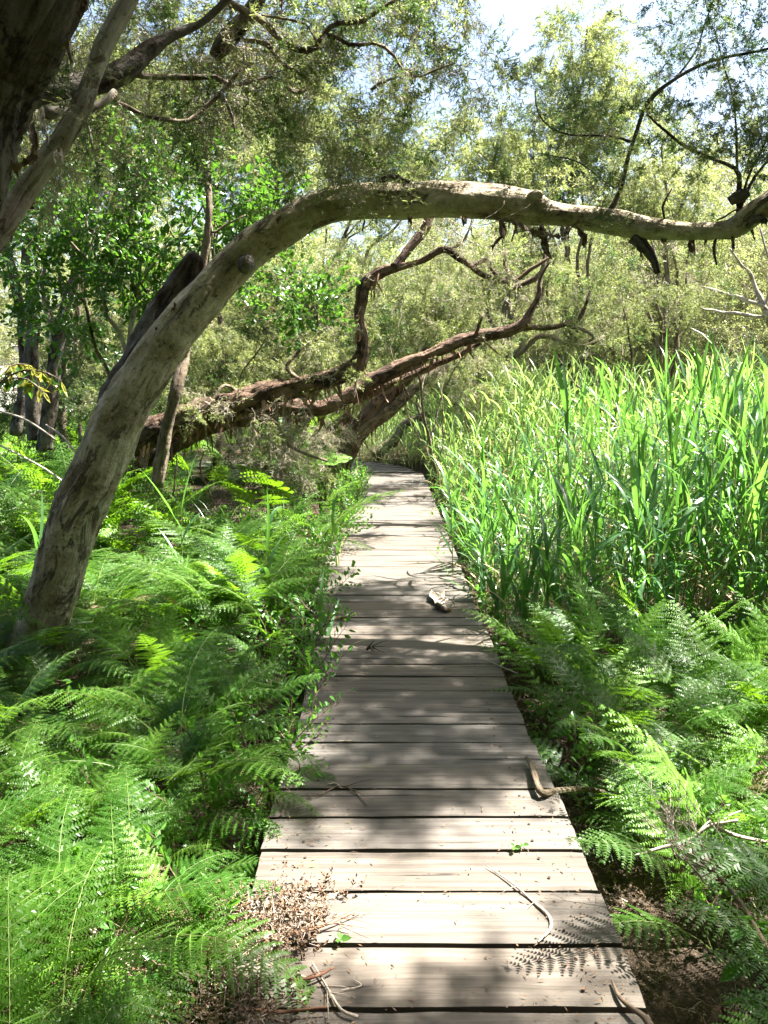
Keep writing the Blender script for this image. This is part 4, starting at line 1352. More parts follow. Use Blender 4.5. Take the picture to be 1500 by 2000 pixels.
def bgtree(name, lab, base_px, d, blobs, kinds, top=None, scale=1.5, dens=1.0, trunk=12, mat='bark_far', seed=0, nl=5, down=-.25, group='background trees', cat='tree', subr=.42):
    scale, dens, trunk = scale * .72, dens * 1.1, trunk * .7
    x = P(base_px, 800, d)
    t_ = empty(name, (x[0], d, float(terrain(x[0], d))), lab, cat, group)
    rng = np.random.default_rng(seed + 900)
    b0 = np.array([x[0], d, float(terrain(x[0], d)) - .1])
    cs = np.array([b[0] for b in blobs])
    topc = cs.mean(0)
    topc[2] = cs[:, 2].max()
    fork = b0 * .5 + topc * .5 + [rng.normal() * .3, 0, 0]
    r0 = trunk / F_PX * d
    wlimb('trunk', [b0, b0 * .6 + fork * .4 + [rng.normal() * .2, 0, 0], fork, topc], [r0, r0 * .85, r0 * .6, r0 * .15], mat, t_, 10, seed=seed, wob=.05, rough=.15, ridge=.1)
    for k in range(nl):
        b = blobs[k % len(blobs)]
        e = b[0] + rng.normal(size=3) * b[1] * .3
        f = rng.uniform(.3, .9)
        s = b0 * (1 - f) + fork * f
        wlimb('limb', [s, (s + e) / 2 + rng.normal(size=3) * .25, e], [r0 * .5, r0 * .32, r0 * .08], mat, t_, 7, seed=seed * 7 + k, wob=.06)
    crown(t_, blobs, _mixdk(kinds), dens=dens * 1.25, scale=scale, seed=seed, down=down, subr=subr * .8)
    return t_


bgtree('tall_tree', 'tallest background tree, dense column of olive foliage standing against the white sky', 1130, 15, [B(1130, 90, 15, 62), B(1110, 150, 15, 68), B(1180, 170, 15, 70), B(1120, 230, 15, 85), B(1200, 260, 15, 75), B(1090, 320, 15, 80), B(1160, 340, 15, 80), B(1140, 45, 15, 38)],
       [('fine', .45), ('fine_lt', .4), ('dead', .15)], scale=1.35, seed=1, dens=1.1)
bgtree('rounded_tree', 'rounded sunlit tree whose brown twiggy heart shows above the right end of the arch', 1300, 13, [B(1270, 330, 13, 80), B(1330, 370, 13, 75), B(1220, 390, 13, 70), B(1290, 270, 13, 60), B(1370, 430, 13, 60), B(1260, 440, 13, 60)],
       [('fine', .3), ('fine_lt', .35), ('dead_lt', .35)], scale=1.15, seed=2, dens=1.1)
bgtree('olive_tree', 'yellow green tree directly behind the top of the arch', 1000, 14, [B(1020, 310, 14, 60), B(930, 300, 14, 80), B(1000, 350, 14, 75), B(880, 350, 14, 70), B(1060, 420, 14, 70)],
       [('fine', .4), ('fine_lt', .45), ('dead_lt', .15)], scale=1.25, seed=3, dens=1.05)
bgtree('spreading_tree', 'pale sunlit tree left of centre with twisted limbs above the bend of the arch', 560, 13, [B(800, 300, 13, 70), B(720, 300, 13, 70), B(850, 310, 13, 65), B(690, 320, 13, 90), B(780, 350, 13, 80), B(640, 280, 13, 70)],
       [('fine', .4), ('fine_lt', .45), ('dead_lt', .15)], scale=1.2, seed=4, dens=1.0)
bgtree('golden_tree', 'golden green tree seen through the overhead branches left of centre', 560, 15, [B(560, 150, 15, 55), B(620, 190, 15, 60), B(500, 210, 15, 75), B(580, 240, 15, 85), B(520, 290, 15, 90), B(450, 330, 15, 80), B(620, 330, 15, 80)],
       [('fine', .35), ('fine_lt', .55), ('dead_lt', .1)], scale=1.35, seed=5, dens=1.0)
bgtree('wispy_tree', 'wispy grey olive tree behind the broad leaved bush, upper left', 380, 11, [B(400, 180, 11, 80), B(330, 230, 11, 90), B(450, 250, 11, 80), B(270, 180, 11, 80), B(380, 290, 11, 90), B(480, 330, 11, 70), B(210, 240, 11, 80)],
       [('fine', .4), ('dead', .35), ('fine_lt', .25)], scale=1.0, seed=6, dens=.9)
bgtree('shaded_tree', 'grey green tree behind the top of the leftmost trunks', 150, 11.5, [B(200, 90, 11.5, 110), B(130, 180, 11.5, 100), B(300, 60, 11.5, 100), B(70, 300, 11.5, 100), B(180, 300, 11.5, 90), B(20, 420, 11.5, 90)],
       [('fine', .5), ('dead', .25), ('fine_lt', .25)], scale=1.1, seed=7, dens=.9)
bgtree('hanging_tree', 'tree with grey wispy foliage hanging below the arch near its right end', 1200, 10.5, [B(1120, 520, 10.5, 75, 1.1), B(1190, 560, 10.5, 80, 1.2), B(1260, 530, 10.5, 75), B(1240, 610, 10.5, 65), B(1330, 560, 10.5, 60), B(1130, 600, 10.5, 60), B(1060, 480, 10.8, 50)],
       [('droop', .4), ('dead', .3), ('fine', .3)], scale=.8, seed=8, dens=.75, down=-.8, trunk=6, nl=8)
bgtree('grey_shrub', 'grey green wispy shrub filling the hollow under the arch above the red barked limbs', 860, 10.2, [B(800, 590, 10.2, 70), B(860, 610, 10.2, 60), B(760, 640, 10.2, 50), B(900, 570, 10.2, 60), B(960, 590, 10.4, 50), B(790, 500, 10.6, 70), B(700, 480, 10.8, 70), B(880, 470, 10.8, 60), B(960, 480, 10.8, 60)],
       [('fine', .35), ('dead', .4), ('droop', .25)], scale=.75, seed=9, dens=1.0, down=-.4, trunk=5, cat='shrub', group='shrubs behind the boardwalk')
bgtree('drooping_shrub', 'pale dead twigged shrub drooping beside the reeds below the leaning trunk', 930, 11.5, [B(920, 730, 11.5, 55, 1.1), B(880, 700, 11.5, 45), B(960, 690, 11.5, 45), B(940, 770, 11.5, 35)],
       [('dead', .65), ('fine', .2), ('fine_lt', .15)], scale=.8, seed=10, dens=1.0, down=-1.0, trunk=4, cat='shrub', group='shrubs behind the boardwalk')
bgtree('lime_shrub', 'small lime green shrub glowing at the far edge of the reeds', 1000, 13, [B(1000, 770, 13, 35), B(975, 720, 13, 30), B(960, 790, 13, 30), B(1020, 790, 13, 28)], [('fine_lt', 1)], scale=.8, seed=11, dens=1.4, down=.3, trunk=3, cat='shrub', group='shrubs behind the boardwalk')
bgtree('tangled_shrub', 'tangled dead twigged shrub under the red barked trunks left of the path', 600, 9.4, [B(560, 850, 9.4, 50), B(500, 860, 9.4, 50), B(600, 870, 9.4, 40), B(450, 870, 9.4, 45), B(580, 910, 9.2, 35), B(650, 850, 10, 35), B(530, 920, 9.0, 35)],
       [('dead', .9), ('fine_dk', .1)], scale=.7, seed=12, dens=1.1, down=-.7, trunk=4, cat='shrub', group='shrubs behind the boardwalk')
bgtree('olive_shrub', 'olive shrub with pale bare twigs behind the bent red limb left of centre', 560, 9.6, [B(540, 640, 9.6, 60), B(480, 690, 9.6, 55), B(600, 700, 9.6, 50), B(640, 640, 9.6, 55), B(430, 650, 9.6, 50), B(660, 570, 9.8, 60), B(580, 560, 9.8, 60), B(520, 740, 9.5, 40), B(650, 720, 9.6, 35)],
       [('fine', .35), ('dead_lt', .35), ('fine_lt', .3)], scale=.75, seed=13, dens=1.05, down=-.1, trunk=5, cat='shrub', group='shrubs behind the boardwalk')
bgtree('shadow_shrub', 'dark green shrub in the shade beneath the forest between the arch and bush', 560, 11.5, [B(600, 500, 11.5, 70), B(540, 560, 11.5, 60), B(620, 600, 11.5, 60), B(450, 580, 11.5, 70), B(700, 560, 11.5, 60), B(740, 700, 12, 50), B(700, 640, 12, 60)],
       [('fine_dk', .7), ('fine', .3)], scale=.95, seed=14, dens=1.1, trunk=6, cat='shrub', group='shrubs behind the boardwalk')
bgtree('bend_shrub', 'olive shrub behind the trunks at the far bend of the boardwalk', 900, 15.5, [B(760, 760, 17, 50), B(820, 750, 17, 55), B(870, 770, 16.5, 45), B(700, 740, 17, 60), B(900, 740, 15.5, 50), B(800, 700, 15.5, 60)],
       [('fine', .5), ('fine_lt', .2), ('dead', .3)], scale=1.1, seed=15, dens=1.0, trunk=5, cat='shrub', group='shrubs behind the boardwalk')
for k, (px, py, d, r, lab) in enumerate([(180, 700, 10.5, 60, 'loose green shrub under the broad leaved bush at left'), (260, 760, 9.5, 55, 'low dark shrub just behind the arching trunk at left'), (60, 810, 10.5, 40, 'low scrub at the foot of the far left trunks'),
                                         (420, 760, 10.8, 60, 'scrubby shrub between the two leaning trunks at left'), (300, 650, 11.5, 80, 'tall pale shrub seen through the broad leaved bush stems')]):
    bgtree('understory_shrub', lab, px, d, [B(px, py, d, r), B(px + r, py + 15, d, r * .8), B(px - r, py + 20, d, r * .7), B(px + 10, py - r, d, r * .8)], [('fine_dk', .4), ('fine', .3), ('dead_lt', .3)] if k != 4 else [('fine_lt', .5), ('fine', .3), ('dead', .2)], scale=.9, seed=40 + k, dens=.9, trunk=3, nl=3, cat='shrub', group='shrubs behind the boardwalk')

# the wood goes on unseen round the viewpoint; trees added to block skylight
rs = np.random.default_rng(88)
for k, (x, y) in enumerate([(-3.6, -1.5), (-1.6, -4.2), (1.8, -3.6), (4.4, -1.8), (-5.6, 1.2), (6.4, 1.6), (0.2, -7.5), (-5.0, -5.5), (4.8, -6.0)]):
    z0 = float(terrain(x, y))
    t_ = empty('sky_blocking_tree', (x, y, z0), 'unseen sky blocking tree %s the near end of the boardwalk' % ['left of', 'behind and left of', 'behind and right of', 'right of', 'far left of', 'far right of', 'straight behind', 'well behind and left of', 'well behind and right of'][k], 'tree')
    b0 = np.array([x, y, z0 - .1])
    top = b0 + [rs.normal() * .5, rs.normal() * .5, 5.0]
    wlimb('trunk', [b0, (b0 + top) / 2 + rs.normal(size=3) * .2, top], [.16, .12, .03], 'bark_far', t_, 10, seed=600 + k, wob=.05, rough=.15, step=.15)
    cs = [(b0 + np.array([rs.normal() * 1.3, rs.normal() * 1.3, h]), 1.25) for h in (1.6, 2.4, 3.3, 4.2, 4.8, 5.4, 5.9)]
    for m in range(5):
        wlimb('limb', [b0 * .5 + top * .5, b0 * .3 + cs[m][0] * .7 + [0, 0, .2], cs[m][0]], [.06, .04, .012], 'bark_far', t_, 6, seed=620 + k * 5 + m, wob=.05, step=.25)
    crown(t_, cs, [('fine', .4), ('fine_dk', .4), ('droop', .2)], dens=1.0, scale=1.5, seed=80 + k)

# thicket of thin trees beyond the reeds, right
rs = np.random.default_rng(77)
for k in range(26):
    px = 1010 + k * 22 + rs.uniform(-9, 9)
    d = rs.uniform(15, 21)
    x = P(px, 700, d)[0]
    zb = float(terrain(x, d))
    t_ = empty('thicket_tree', (x, d, zb), ('nearer' if d < 18 else 'further') + ' thin grey stemmed tree ' + ('between the path end and the reeds' if px < 1120 else 'behind the reeds, below mid arch' if px < 1250 else 'behind the reeds, below the arch end' if px < 1400 else 'behind the reeds at the right edge'), 'tree', 'thin trees of the thicket beyond the reeds')
    H = rs.uniform(4.0, 5.6)
    top = np.array([x + rs.normal() * .5, d, zb + H])
    b0 = np.array([x, d, zb - .1])
    wlimb('trunk', [b0, b0 * .5 + top * .5 + rs.normal(size=3) * .25, top], [.045, .034, .010], 'bark_thin', t_, 7, seed=400 + k, wob=.06, step=.25)
    cs = []
    for m in range(9):
        f = rs.uniform(.1, .85)
        s = b0 * (1 - f) + top * f
        e = s + np.array([rs.normal() * .9, rs.normal() * .5, rs.uniform(.4, 1.3)])
        wlimb('limb', [s, (s + e) / 2 + rs.normal(size=3) * .12, e], [.022, .016, .005], 'bark_thin', t_, 5, seed=430 + k * 9 + m, wob=.05, step=.25)
        cs.append((e, .55))
    cs.append((top, .6))
    cs += [(b0 + [rs.normal() * .5, 0, h], .55) for h in (1.4, 2.3, 3.2)]
    crown(t_, cs, [('round', .6), ('dead', .35), ('fine', .05)], dens=.34, scale=1.0, seed=60 + k)
# one pale leafless branchy tree in front of the thicket
t_ = empty('bare_tree', tuple(P(1480, 760, 12) * [1, 1, 0] + [0, 0, -.3]), 'pale leafless branching tree beside the right edge, in front of the thicket', 'tree')
for k, b in enumerate([[(1560, 900, 8, 12), (1530, 700, 7, 12), (1495, 600, 6, 12), (1470, 540, 5, 12), (1440, 510, 3, 12), (1420, 480, 2, 12)], [(1530, 640, 5, 12), (1480, 600, 5, 12), (1430, 575, 4, 12), (1370, 560, 3, 12)],
                       [(1500, 620, 4, 12), (1440, 608, 4, 12), (1390, 604, 3, 12), (1350, 590, 2, 12)], [(1495, 600, 4, 12), (1500, 520, 3, 12), (1480, 450, 2, 12)]]):
    limb('limb' if k else 'trunk', b, 'bark_pale', t_, 8, seed=480 + k, wob=.05)

# the wood that closes the view far behind everything
rs = np.random.default_rng(31)
PT, DR, IX = [], [], []
ms = SPR['fine'] + SPR['fine_lt'] + SPR['dead_lt'] + SPR['round']
for k in range(330):
    a_ = rs.uniform(-.52, .62)
    d = rs.uniform(22, 34)
    x = a_ * d
    if -.50 < a_ < -.36 and rs.random() < .8: continue
    hmax = 5.2 if a_ < .0 else 4.4
    c = np.array([x, d, rs.uniform(.3, hmax)])
    r = rs.uniform(.7, 1.3)
    for _ in range(30):
        q = norm(rs.normal(size=3))
        PT.append(c + q * r * rs.uniform(.3, 1) ** .5)
        DR.append(q + rs.normal(size=3) * .4)
n = len(PT)
scatter('distant_wood', PT, dir_euler(DR, rs.uniform(0, 6, n)), rs.uniform(1.6, 2.8, n), rs.integers(0, len(ms), n), ms)
tag(bpy.data.objects['distant_wood'], 'far wood of mixed olive trees closing the view behind everything', 'wood')

# ================================================================== UNDERGROWTH
def ground_pts(n, x0, x1, y0, y1, rng, ok):
    x, y = rng.uniform(x0, x1, n), rng.uniform(y0, y1, n)
    m = ok(x, y)
    x, y = x[m], y[m]
    return np.stack([x, y, terrain(x, y)], 1)


TRUNKS = [(-2.15, 4.82, .24)]
rs = np.random.default_rng(21)
TURN2 = TURN


def off_path(x, y, g):
    a = (x < edge_l(y) - g) | (x > edge_r(y) + g) | (y > 12.4)
    r = np.hypot(x - TURN[0], y - TURN[1])
    b = ~((r > .72 - g) & (r < 1.62 + g) & (y > 12.3) & (x > TURN[0] - .1))
    c = ~((y > TURN[1] + .7 - g) & (y < TURN[1] + 1.65 + g) & (x < TURN[0]) & (x > -3.4))
    return a & b & c


# --- individual bracken plants, nearest first
def fern_plant(x, y, label, group, fronds, name='bracken_fern', cat='fern'):
    z = float(terrain(x, y)) - .01
    t_ = empty(name, (x, y, z), label, cat, group)
    for (me, az, tilt, s) in fronds:
        s = s * .88
        o = link('frond', me, t_, (random.uniform(-.05, .05), random.uniform(-.05, .05), 0))
        o.rotation_euler = (random.gauss(0, .10), tilt, az)
        o.scale = (s, s, s)
    return t_


def rand_fronds(rng, n, lean_az=None, pool=None, spread=PI):
    out = []
    for _ in range(n):
        p = pool or (FRY if rng.random() < .2 else FR)
        az = rng.uniform(-PI, PI) if lean_az is None else lean_az + rng.uniform(-spread, spread)
        out.append((p[rng.integers(len(p))], az, rng.uniform(-.12, .25), rng.uniform(.72, 1.12)))
    return out


special = [
    # x, y, label, fronds
    (-.78, 2.55, 'bracken reaching its lit frond furthest right over the near planks', [(FR[2], -.05, .35, .92), (FR[4], -.5, .2, .85), (FR[0], 1.2, .1, .9), (FR[3], 2.6, .1, .9), (FR[5], -1.2, .3, .95)]),
    (-.62, 3.05, 'bracken with blue green fronds lying on the deck edge beside the shaded planks', [(FR[5], -.15, .5, .8), (FR[1], .5, .35, .75), (FR[6], 2.4, .1, .9), (FR[2], -1.4, .2, .8)]),
    (-.80, 6.55, 'bracken with white sunlit fronds at the left deck edge where the deck narrows', [(FR[4], .1, .35, .95), (FR[1], .7, .2, 1.0), (FR[0], -.5, .25, .9), (FR[2], 2.2, .0, 1.0), (FR[3], 1.4, .05, 1.0)]),
    (-.92, 2.02, 'bracken with fronds hanging down over the dead bracken heap at lower left', [(FR[3], -.1, .45, .8), (FR[5], .5, .4, .8), (FRO[0], -.4, .5, .8), (FR[1], -1.1, .4, .85), (FR[6], 2.0, .1, .9)]),
    (-1.22, 1.72, 'bracken spreading across the pale fallen log in the lower left corner', [(FR[2], -.3, .35, .85), (FR[0], .2, .3, .8), (FR[5], -1.3, .35, .8), (FR[4], 1.8, .2, .85)]),
    (-1.62, 2.30, 'bracken with flat pale green fronds at the left edge of the view', [(FR[0], .2, .2, 1.0), (FR[2], -.6, .25, 1.0), (FR[4], 1.2, .15, .95), (FRY[0], 2.4, .1, .9), (FR[6], -1.7, .2, .9)]),
    (1.07, 2.40, 'bracken whose lit frond tip casts the feathery shadow on the near planks', [(FRT[1], -2.80, .20, .98), (FRY[0], 2.3, .2, .95), (FR[2], -2.9, .3, .8), (FR[4], .5, .2, .9), (FRY[2], 1.2, .1, .8)]),
    (1.18, 2.95, 'dark green bracken leaning over the black gap at the right deck edge', [(FR[2], 2.9, .35, .7), (FR[3], 2.2, .2, .8), (FR[0], 1.2, .05, .9), (FR[5], -.3, .2, .9)]),
    (1.25, 2.62, 'upright young bracken with a single tall pale shoot near the dead branch', [(FRY[0], 2.6, -.05, 1.25), (FRY[1], .3, .1, .8), (FRY[2], -2.4, .2, .7)]),
    (1.72, 2.85, 'young bracken with uncurling pale tip right of the dead branch', [(FRY[2], 2.4, -.05, 1.15), (FRY[0], .8, .1, .9), (FRY[1], -1.5, .1, .8)]),
    (1.68, 1.95, 'dark bracken with toothed frond in the lower right corner', [(FR[1], 2.6, .3, .7), (FR[6], 1.6, .25, .7), (FR[3], -.6, .2, .7)]),
    (1.35, 3.9, 'bright lime bracken at the foot of the reeds right of the deck', [(FRY[0], 2.6, .15, 1.1), (FRY[1], 1.6, .1, 1.1), (FRY[2], .4, .1, 1.1), (FRY[0], -1.5, .2, 1.0), (FRY[1], -2.6, .2, 1.0)]),
    (1.75, 4.2, 'second lime bracken clump further right against the reed stems', [(FRY[1], 2.6, .15, 1.1), (FRY[2], 1.2, .1, 1.1), (FRY[0], .2, .1, 1.1), (FRY[2], -2.0, .2, 1.0)]),
]
special += [(x, y, lab, [(FRT[rs.integers(6)], rs.uniform(-PI, PI) if k else 2.2, rs.uniform(-.15, .2), sc * rs.uniform(.8, 1.05)) for k in range(9)]) for x, y, sc, lab in [
    (1.05, 3.35, .9, 'tall fresh bracken leaning over the right deck edge beside the bent branch'),
    (1.10, 3.80, 1.05, 'tallest bracken clump right of the deck, hiding the foot of the reeds'),
    (1.06, 4.35, .95, 'bright bracken at the right deck edge where reeds and ferns meet'),
    (1.5, 3.5, 1.05, 'high bracken clump standing between the bent branch and the right edge'),
    (1.45, 4.15, 1.1, 'high bracken clump directly in front of the tallest reeds'),
    (2.0, 3.8, 1.0, 'high bracken clump at the right edge of the view below the reeds'),
    (-1.15, 4.1, .9, 'tall bracken midway between the arching trunk and the deck'),
    (-.95, 5.3, .85, 'tall bracken by the left deck edge behind the shaded planks'),
    (-1.7, 3.4, .85, 'tall bracken standing highest in front of the arching trunk'),
]]
special += [
    (-.66, 3.55, 'low bracken lapping over the left plank ends in the nearer shade', [(FR[1], .1, .4, .85), (FR[4], .9, .3, .8), (FR[0], -.8, .35, .85), (FRY[1], 2.5, .1, .8)]),
    (-.64, 4.0, 'low bracken lapping over the left plank ends in the middle shade', [(FR[3], -.2, .4, .85), (FR[6], .6, .3, .85), (FR[2], -1.2, .3, .8), (FR[5], 2.8, .1, .8)]),
    (-.66, 4.55, 'low bracken lapping over the left plank ends near the curved stick', [(FR[2], .2, .35, .8), (FRY[0], -.6, .3, .8), (FR[4], 1.4, .2, .8), (FR[1], -2.6, .1, .8)]),
    (-.70, 1.80, 'drooping bracken overhanging the brown litter at the bottom of the view', [(FR[1], .1, .45, .7), (FR[3], -.6, .4, .7), (FR[0], .8, .35, .75), (FRO[1], 1.6, .5, .6), (FR[5], 2.6, .2, .8)])]
for x, y, lab, fr in special:
    fern_plant(x, y, lab, None, fr)
pos = []


def poisson(x0, x1, y0, y1, rmin, want, ok):
    out, tries = [], 0
    while len(out) < want and tries < 6000:
        tries += 1
        x, y = rs.uniform(x0, x1), rs.uniform(y0, y1)
        if ok(x, y) and all((x - a) ** 2 + (y - b) ** 2 > rmin ** 2 for a, b in pos):
            pos.append((x, y)); out.append((x, y))
    return out


pos += [(s[0], s[1]) for s in special]
for x, y in poisson(-3.2, -.55, 1.7, 7.2, .27, 70, lambda x, y: x < edge_l(y) - .28 and x > -.5 * y - .9 and (x + 2.15) ** 2 + (y - 4.82) ** 2 > .12 and not (y < 2.3 and x > -.72)):
    if y < 2.9: g, lab = 'bracken around the fallen log', 'bracken crowded around the fallen log'
    elif x < -1.7: g, lab = 'bracken round the foot of the arching trunk', 'bracken round the foot of the arching trunk'
    elif y < 4.9: g, lab = 'bracken left of the middle planks', 'bracken left of the shaded middle planks'
    else: g, lab = 'bracken left of the sunlit planks', 'bracken left of the bright far planks'
    over = rs.random() < .4
    young = rs.random() < .3
    lab = ('lime young ' if young else 'deep green ') + lab.replace('sunlit ', '').replace(' plant', '') + (', fronds thrown towards the planks' if over else ', fronds spread all round')
    fern_plant(x, y, lab, g, rand_fronds(rs, 4, 0.0 if over else None, pool=FRY if young else FR, spread=1.2 if over else PI))
for x, y in poisson(.9, 2.9, 1.7, 4.9, .27, 40, lambda x, y: x > edge_r(y) + (.55 if y < 2.6 else .26) and x < .5 * y + .9):
    if y < 2.9: g, lab = 'bracken right of the near planks', 'bracken plant right of the near sunlit planks'
    else: g, lab = 'bracken in front of the reeds', 'bracken below the front of the reeds'
    young = rs.random() < (.55 if y > 3.4 else .25)
    lab = ('lime young ' if young else 'deep green ') + lab.replace(' plant', '') + (', close to the deck' if x < edge_r(y) + .5 else ', well away from the deck')
    fern_plant(x, y, lab, g, rand_fronds(rs, 4, None, pool=FRY if young else FR))

# --- the uncountable rest of the bracken and herbs
def scat_fronds(name, pts, meshes, smin, smax, label, tilt=.2):
    n = len(pts)
    rot = np.stack([rs.normal(size=n) * .12, rs.uniform(-.15, tilt + .15, n), rs.uniform(-PI, PI, n)], 1)
    lump_ = .78 + .5 * vnoise(np.stack([pts[:, 0] * 1.5, pts[:, 1] * 1.5, pts[:, 0] * 0], 1))
    pts = pts + np.stack([lump_ * 0, lump_ * 0, rs.uniform(0, .16, n) * lump_], 1)
    o = scatter(name, pts, rot, rs.uniform(smin, smax, n) * (lump_ + .25), rs.integers(0, len(meshes), n), meshes)
    return tag(o, label, 'undergrowth')


okL = lambda x, y: (vnoise(np.stack([x * 1.9, y * 1.9, x * 0 + 3], -1)) < .42) & (x < edge_l(y) - .2) & (x > -.56 * y - 1.1) & off_path(x, y, .15) & ~((y < 2.2) & (x > -.66)) & (np.hypot(x + 2.15, y - 4.82) > .22)
okR = lambda x, y: (x > edge_r(y) + .27 + .22 * (y < 2.7)) & (x < .56 * y + 1.1)
p1 = ground_pts(3400, -5, -.4, 1.0, 7.5, rs, okL)
p2 = ground_pts(1300, .5, 4, 1.0, 4.9, rs, okR)
scat_fronds('bracken_undergrowth', np.vstack([p1, p2]), FR + FR + FRY[:1] + FRO[:1], .38, .82, 'dense mass of green bracken filling both sides of the deck')
p3 = ground_pts(3600, -14, -.3, 7.0, 20, rs, lambda x, y: (x < edge_l(np.minimum(y, 12)) - .25) & off_path(x, y, .2) & ~((x > -3.2) & (y > 8.2) & (rs.random(len(x)) < .75)))
scat_fronds('far_bracken', p3, FRS + FRSY, .9, 1.5, 'lower sunlit bracken carpeting the ground far left under the trees')

HERB = [broad_spray(300 + i, 'herb', ll=.034, lw=.02, n=22, length=.26, droop=-.4) for i in range(4)]
SPR['herb'] = HERB
p4 = ground_pts(2600, -2.4, -.25, 2.0, 12, rs, lambda x, y: (x < edge_l(y) + .10 * np.clip((y - 2.6) / .3, 0, 1) * (rs.random(len(x)))) & (x > edge_l(y) - 1.3 * (rs.random(len(x)) ** 1.8) - .02))
p5 = ground_pts(900, .5, 2.4, 2.0, 12, rs, lambda x, y: (x > edge_r(y) + .02 + .28 * (y < 3.1)) & (x < edge_r(y) + .9 * (rs.random(len(x)) ** 1.8) + .05))
pp = np.vstack([p4, p5])
n = len(pp)
pp[:, 2] += rs.uniform(0, .22, n)
pp[:, 2] = np.where((pp[:, 0] > edge_l(pp[:, 1]) - .03) & (pp[:, 0] < edge_r(pp[:, 1]) + .02), .01, pp[:, 2])
o = scatter('low_herbs', pp, np.stack([rs.uniform(0, 6, n), rs.uniform(-1.5, -.3, n), rs.uniform(0, 6, n)], 1), rs.uniform(.6, 1.3, n), rs.integers(0, 4, n), HERB)
tag(o, 'low small leaved herbs creeping along both edges of the boardwalk', 'herbs')

# dead fern and leaf litter on the soil
LIT1 = spray(320, 'fern_dead', 'twig_grey', length=.16, ntw=9, nl=9, ll=.02, lw=.008, droop=.2, curly=.8, tw=.0009)
LIT2 = spray(321, 'fern_dead', 'twig_grey', length=.14, ntw=10, nl=9, ll=.014, lw=.008, droop=-.2, curly=.9, tw=.0009)
p6 = ground_pts(4200, -4, 3.2, 1.0, 9, rs, lambda x, y: off_path(x, y, .0))
p7 = ground_pts(1500, -2.6, -.3, 8.0, 12.5, rs, lambda x, y: off_path(x, y, .0))
q = rs.normal(size=(230, 2)) * [.13, .18] + [-.46, 1.90]
q = q[(q[:, 0] < -.20 + .06 * np.sin(q[:, 1] * 9)) & (q[:, 1] > 1.5) & (q[:, 1] < 2.45)]
z = np.where(q[:, 0] > edge_l(q[:, 1]), .006, terrain(q[:, 0], q[:, 1]) * .4)
q2 = rs.normal(size=(45, 2)) * [.08, .035] + [-.32, 2.20]
p8 = np.vstack([np.stack([q[:, 0], q[:, 1], z + .01], 1), np.stack([q2[:, 0], q2[:, 1], np.full(len(q2), .012)], 1)])
pp = np.vstack([p6, p7, p8])
n = len(pp)
o = scatter('leaf_litter', pp + [0, 0, .01], np.stack([rs.normal(size=n) * .2, rs.normal(size=n) * .12, rs.uniform(0, 6.3, n)], 1), rs.uniform(.45, .95, n), rs.integers(0, 2, n), [LIT1, LIT2])
tag(o, 'brown dead bracken and leaf litter heaped by the near left deck edge', 'litter')

# crumbs, leaf bits and needles lying on the planks
mb = MB()
n = 3000
y = 1.6 + rs.uniform(0, 1, n) ** 1.5 * 8
side = rs.random(n)
x = np.where(side < .5, edge_l(y) + np.abs(rs.normal(size=n)) * .20, np.where(side < .85, edge_r(y) - np.abs(rs.normal(size=n)) * .22, rs.uniform(-.4, .7, n)))
m = (x > edge_l(y) + .01) & (x < edge_r(y) - .01)
x, y = x[m], y[m]
n = len(x)
a_ = rs.uniform(0, 6.3, n)
V, Fq = quads(np.stack([x, y, np.full(n, .0075)], 1), np.stack([np.cos(a_), np.sin(a_), rs.uniform(-.05, .2, n)], 1), np.array([[0, 0, 1.]]) + rs.normal(size=(n, 3)) * .2, rs.uniform(.006, .026, n), rs.uniform(.0015, .006, n))
mb.add(V, Fq)
o = mb.build('leaf_crumbs', [M['fern_dead']], None, smooth=False)
tag(o, 'dry leaf crumbs and needles scattered along the plank edges', 'litter', kind='stuff')

# ================================================================== REEDS
def reed_h(x, y):
    e = edge_r(np.minimum(y, 12.4))
    far_ = .30 * np.clip((y - 8.5) / 3, 0, 1)
    return np.clip(.66 + far_ + .52 * (x - e), .66, 1.66)


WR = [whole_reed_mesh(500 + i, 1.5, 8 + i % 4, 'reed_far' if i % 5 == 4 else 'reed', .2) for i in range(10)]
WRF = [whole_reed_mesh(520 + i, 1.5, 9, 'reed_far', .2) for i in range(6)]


def reed_front(x, y):
    return y > 4.75 - .25 * np.clip(x - 1.2, 0, 2) + 1.0 * np.clip(1.15 - x, 0, .5)


def rot_reed(n):
    return np.stack([rs.normal(size=n) * .15, rs.normal(size=n) * .15, rs.uniform(0, 6.28, n)], 1)


q1 = ground_pts(1250, .5, 5.6, 4.3, 9.5, rs, lambda x, y: reed_front(x, y) & (x > edge_r(y) + .07 + .13 * (y > 5.5) * (y < 8.6)) & (x < .52 * y + .8))
q2 = ground_pts(5400, -2, 13, 9.5, 23, rs, lambda x, y: (x > edge_r(np.minimum(y, 12)) + .1 - 2.2 * np.clip((y - 14.5), 0, 1)) & (x < .52 * y + .8) & off_path(x, y, .15))
q2 = np.vstack([q2, ground_pts(1100, -1.2, 2.4, 9.5, 18, rs, lambda x, y: (x > edge_r(np.minimum(y, 12)) + .1 - 2.2 * np.clip((y - 14.5), 0, 1)) & off_path(x, y, .12))])
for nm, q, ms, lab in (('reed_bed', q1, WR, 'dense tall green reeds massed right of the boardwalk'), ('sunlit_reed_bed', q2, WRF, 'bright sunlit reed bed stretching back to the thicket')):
    n = len(q)
    s = reed_h(q[:, 0], q[:, 1]) / 1.5 * rs.uniform(.62, 1.16, n)
    o = scatter(nm, q, rot_reed(n), s, rs.integers(0, len(ms), n), ms)
    tag(o, lab, 'reeds')

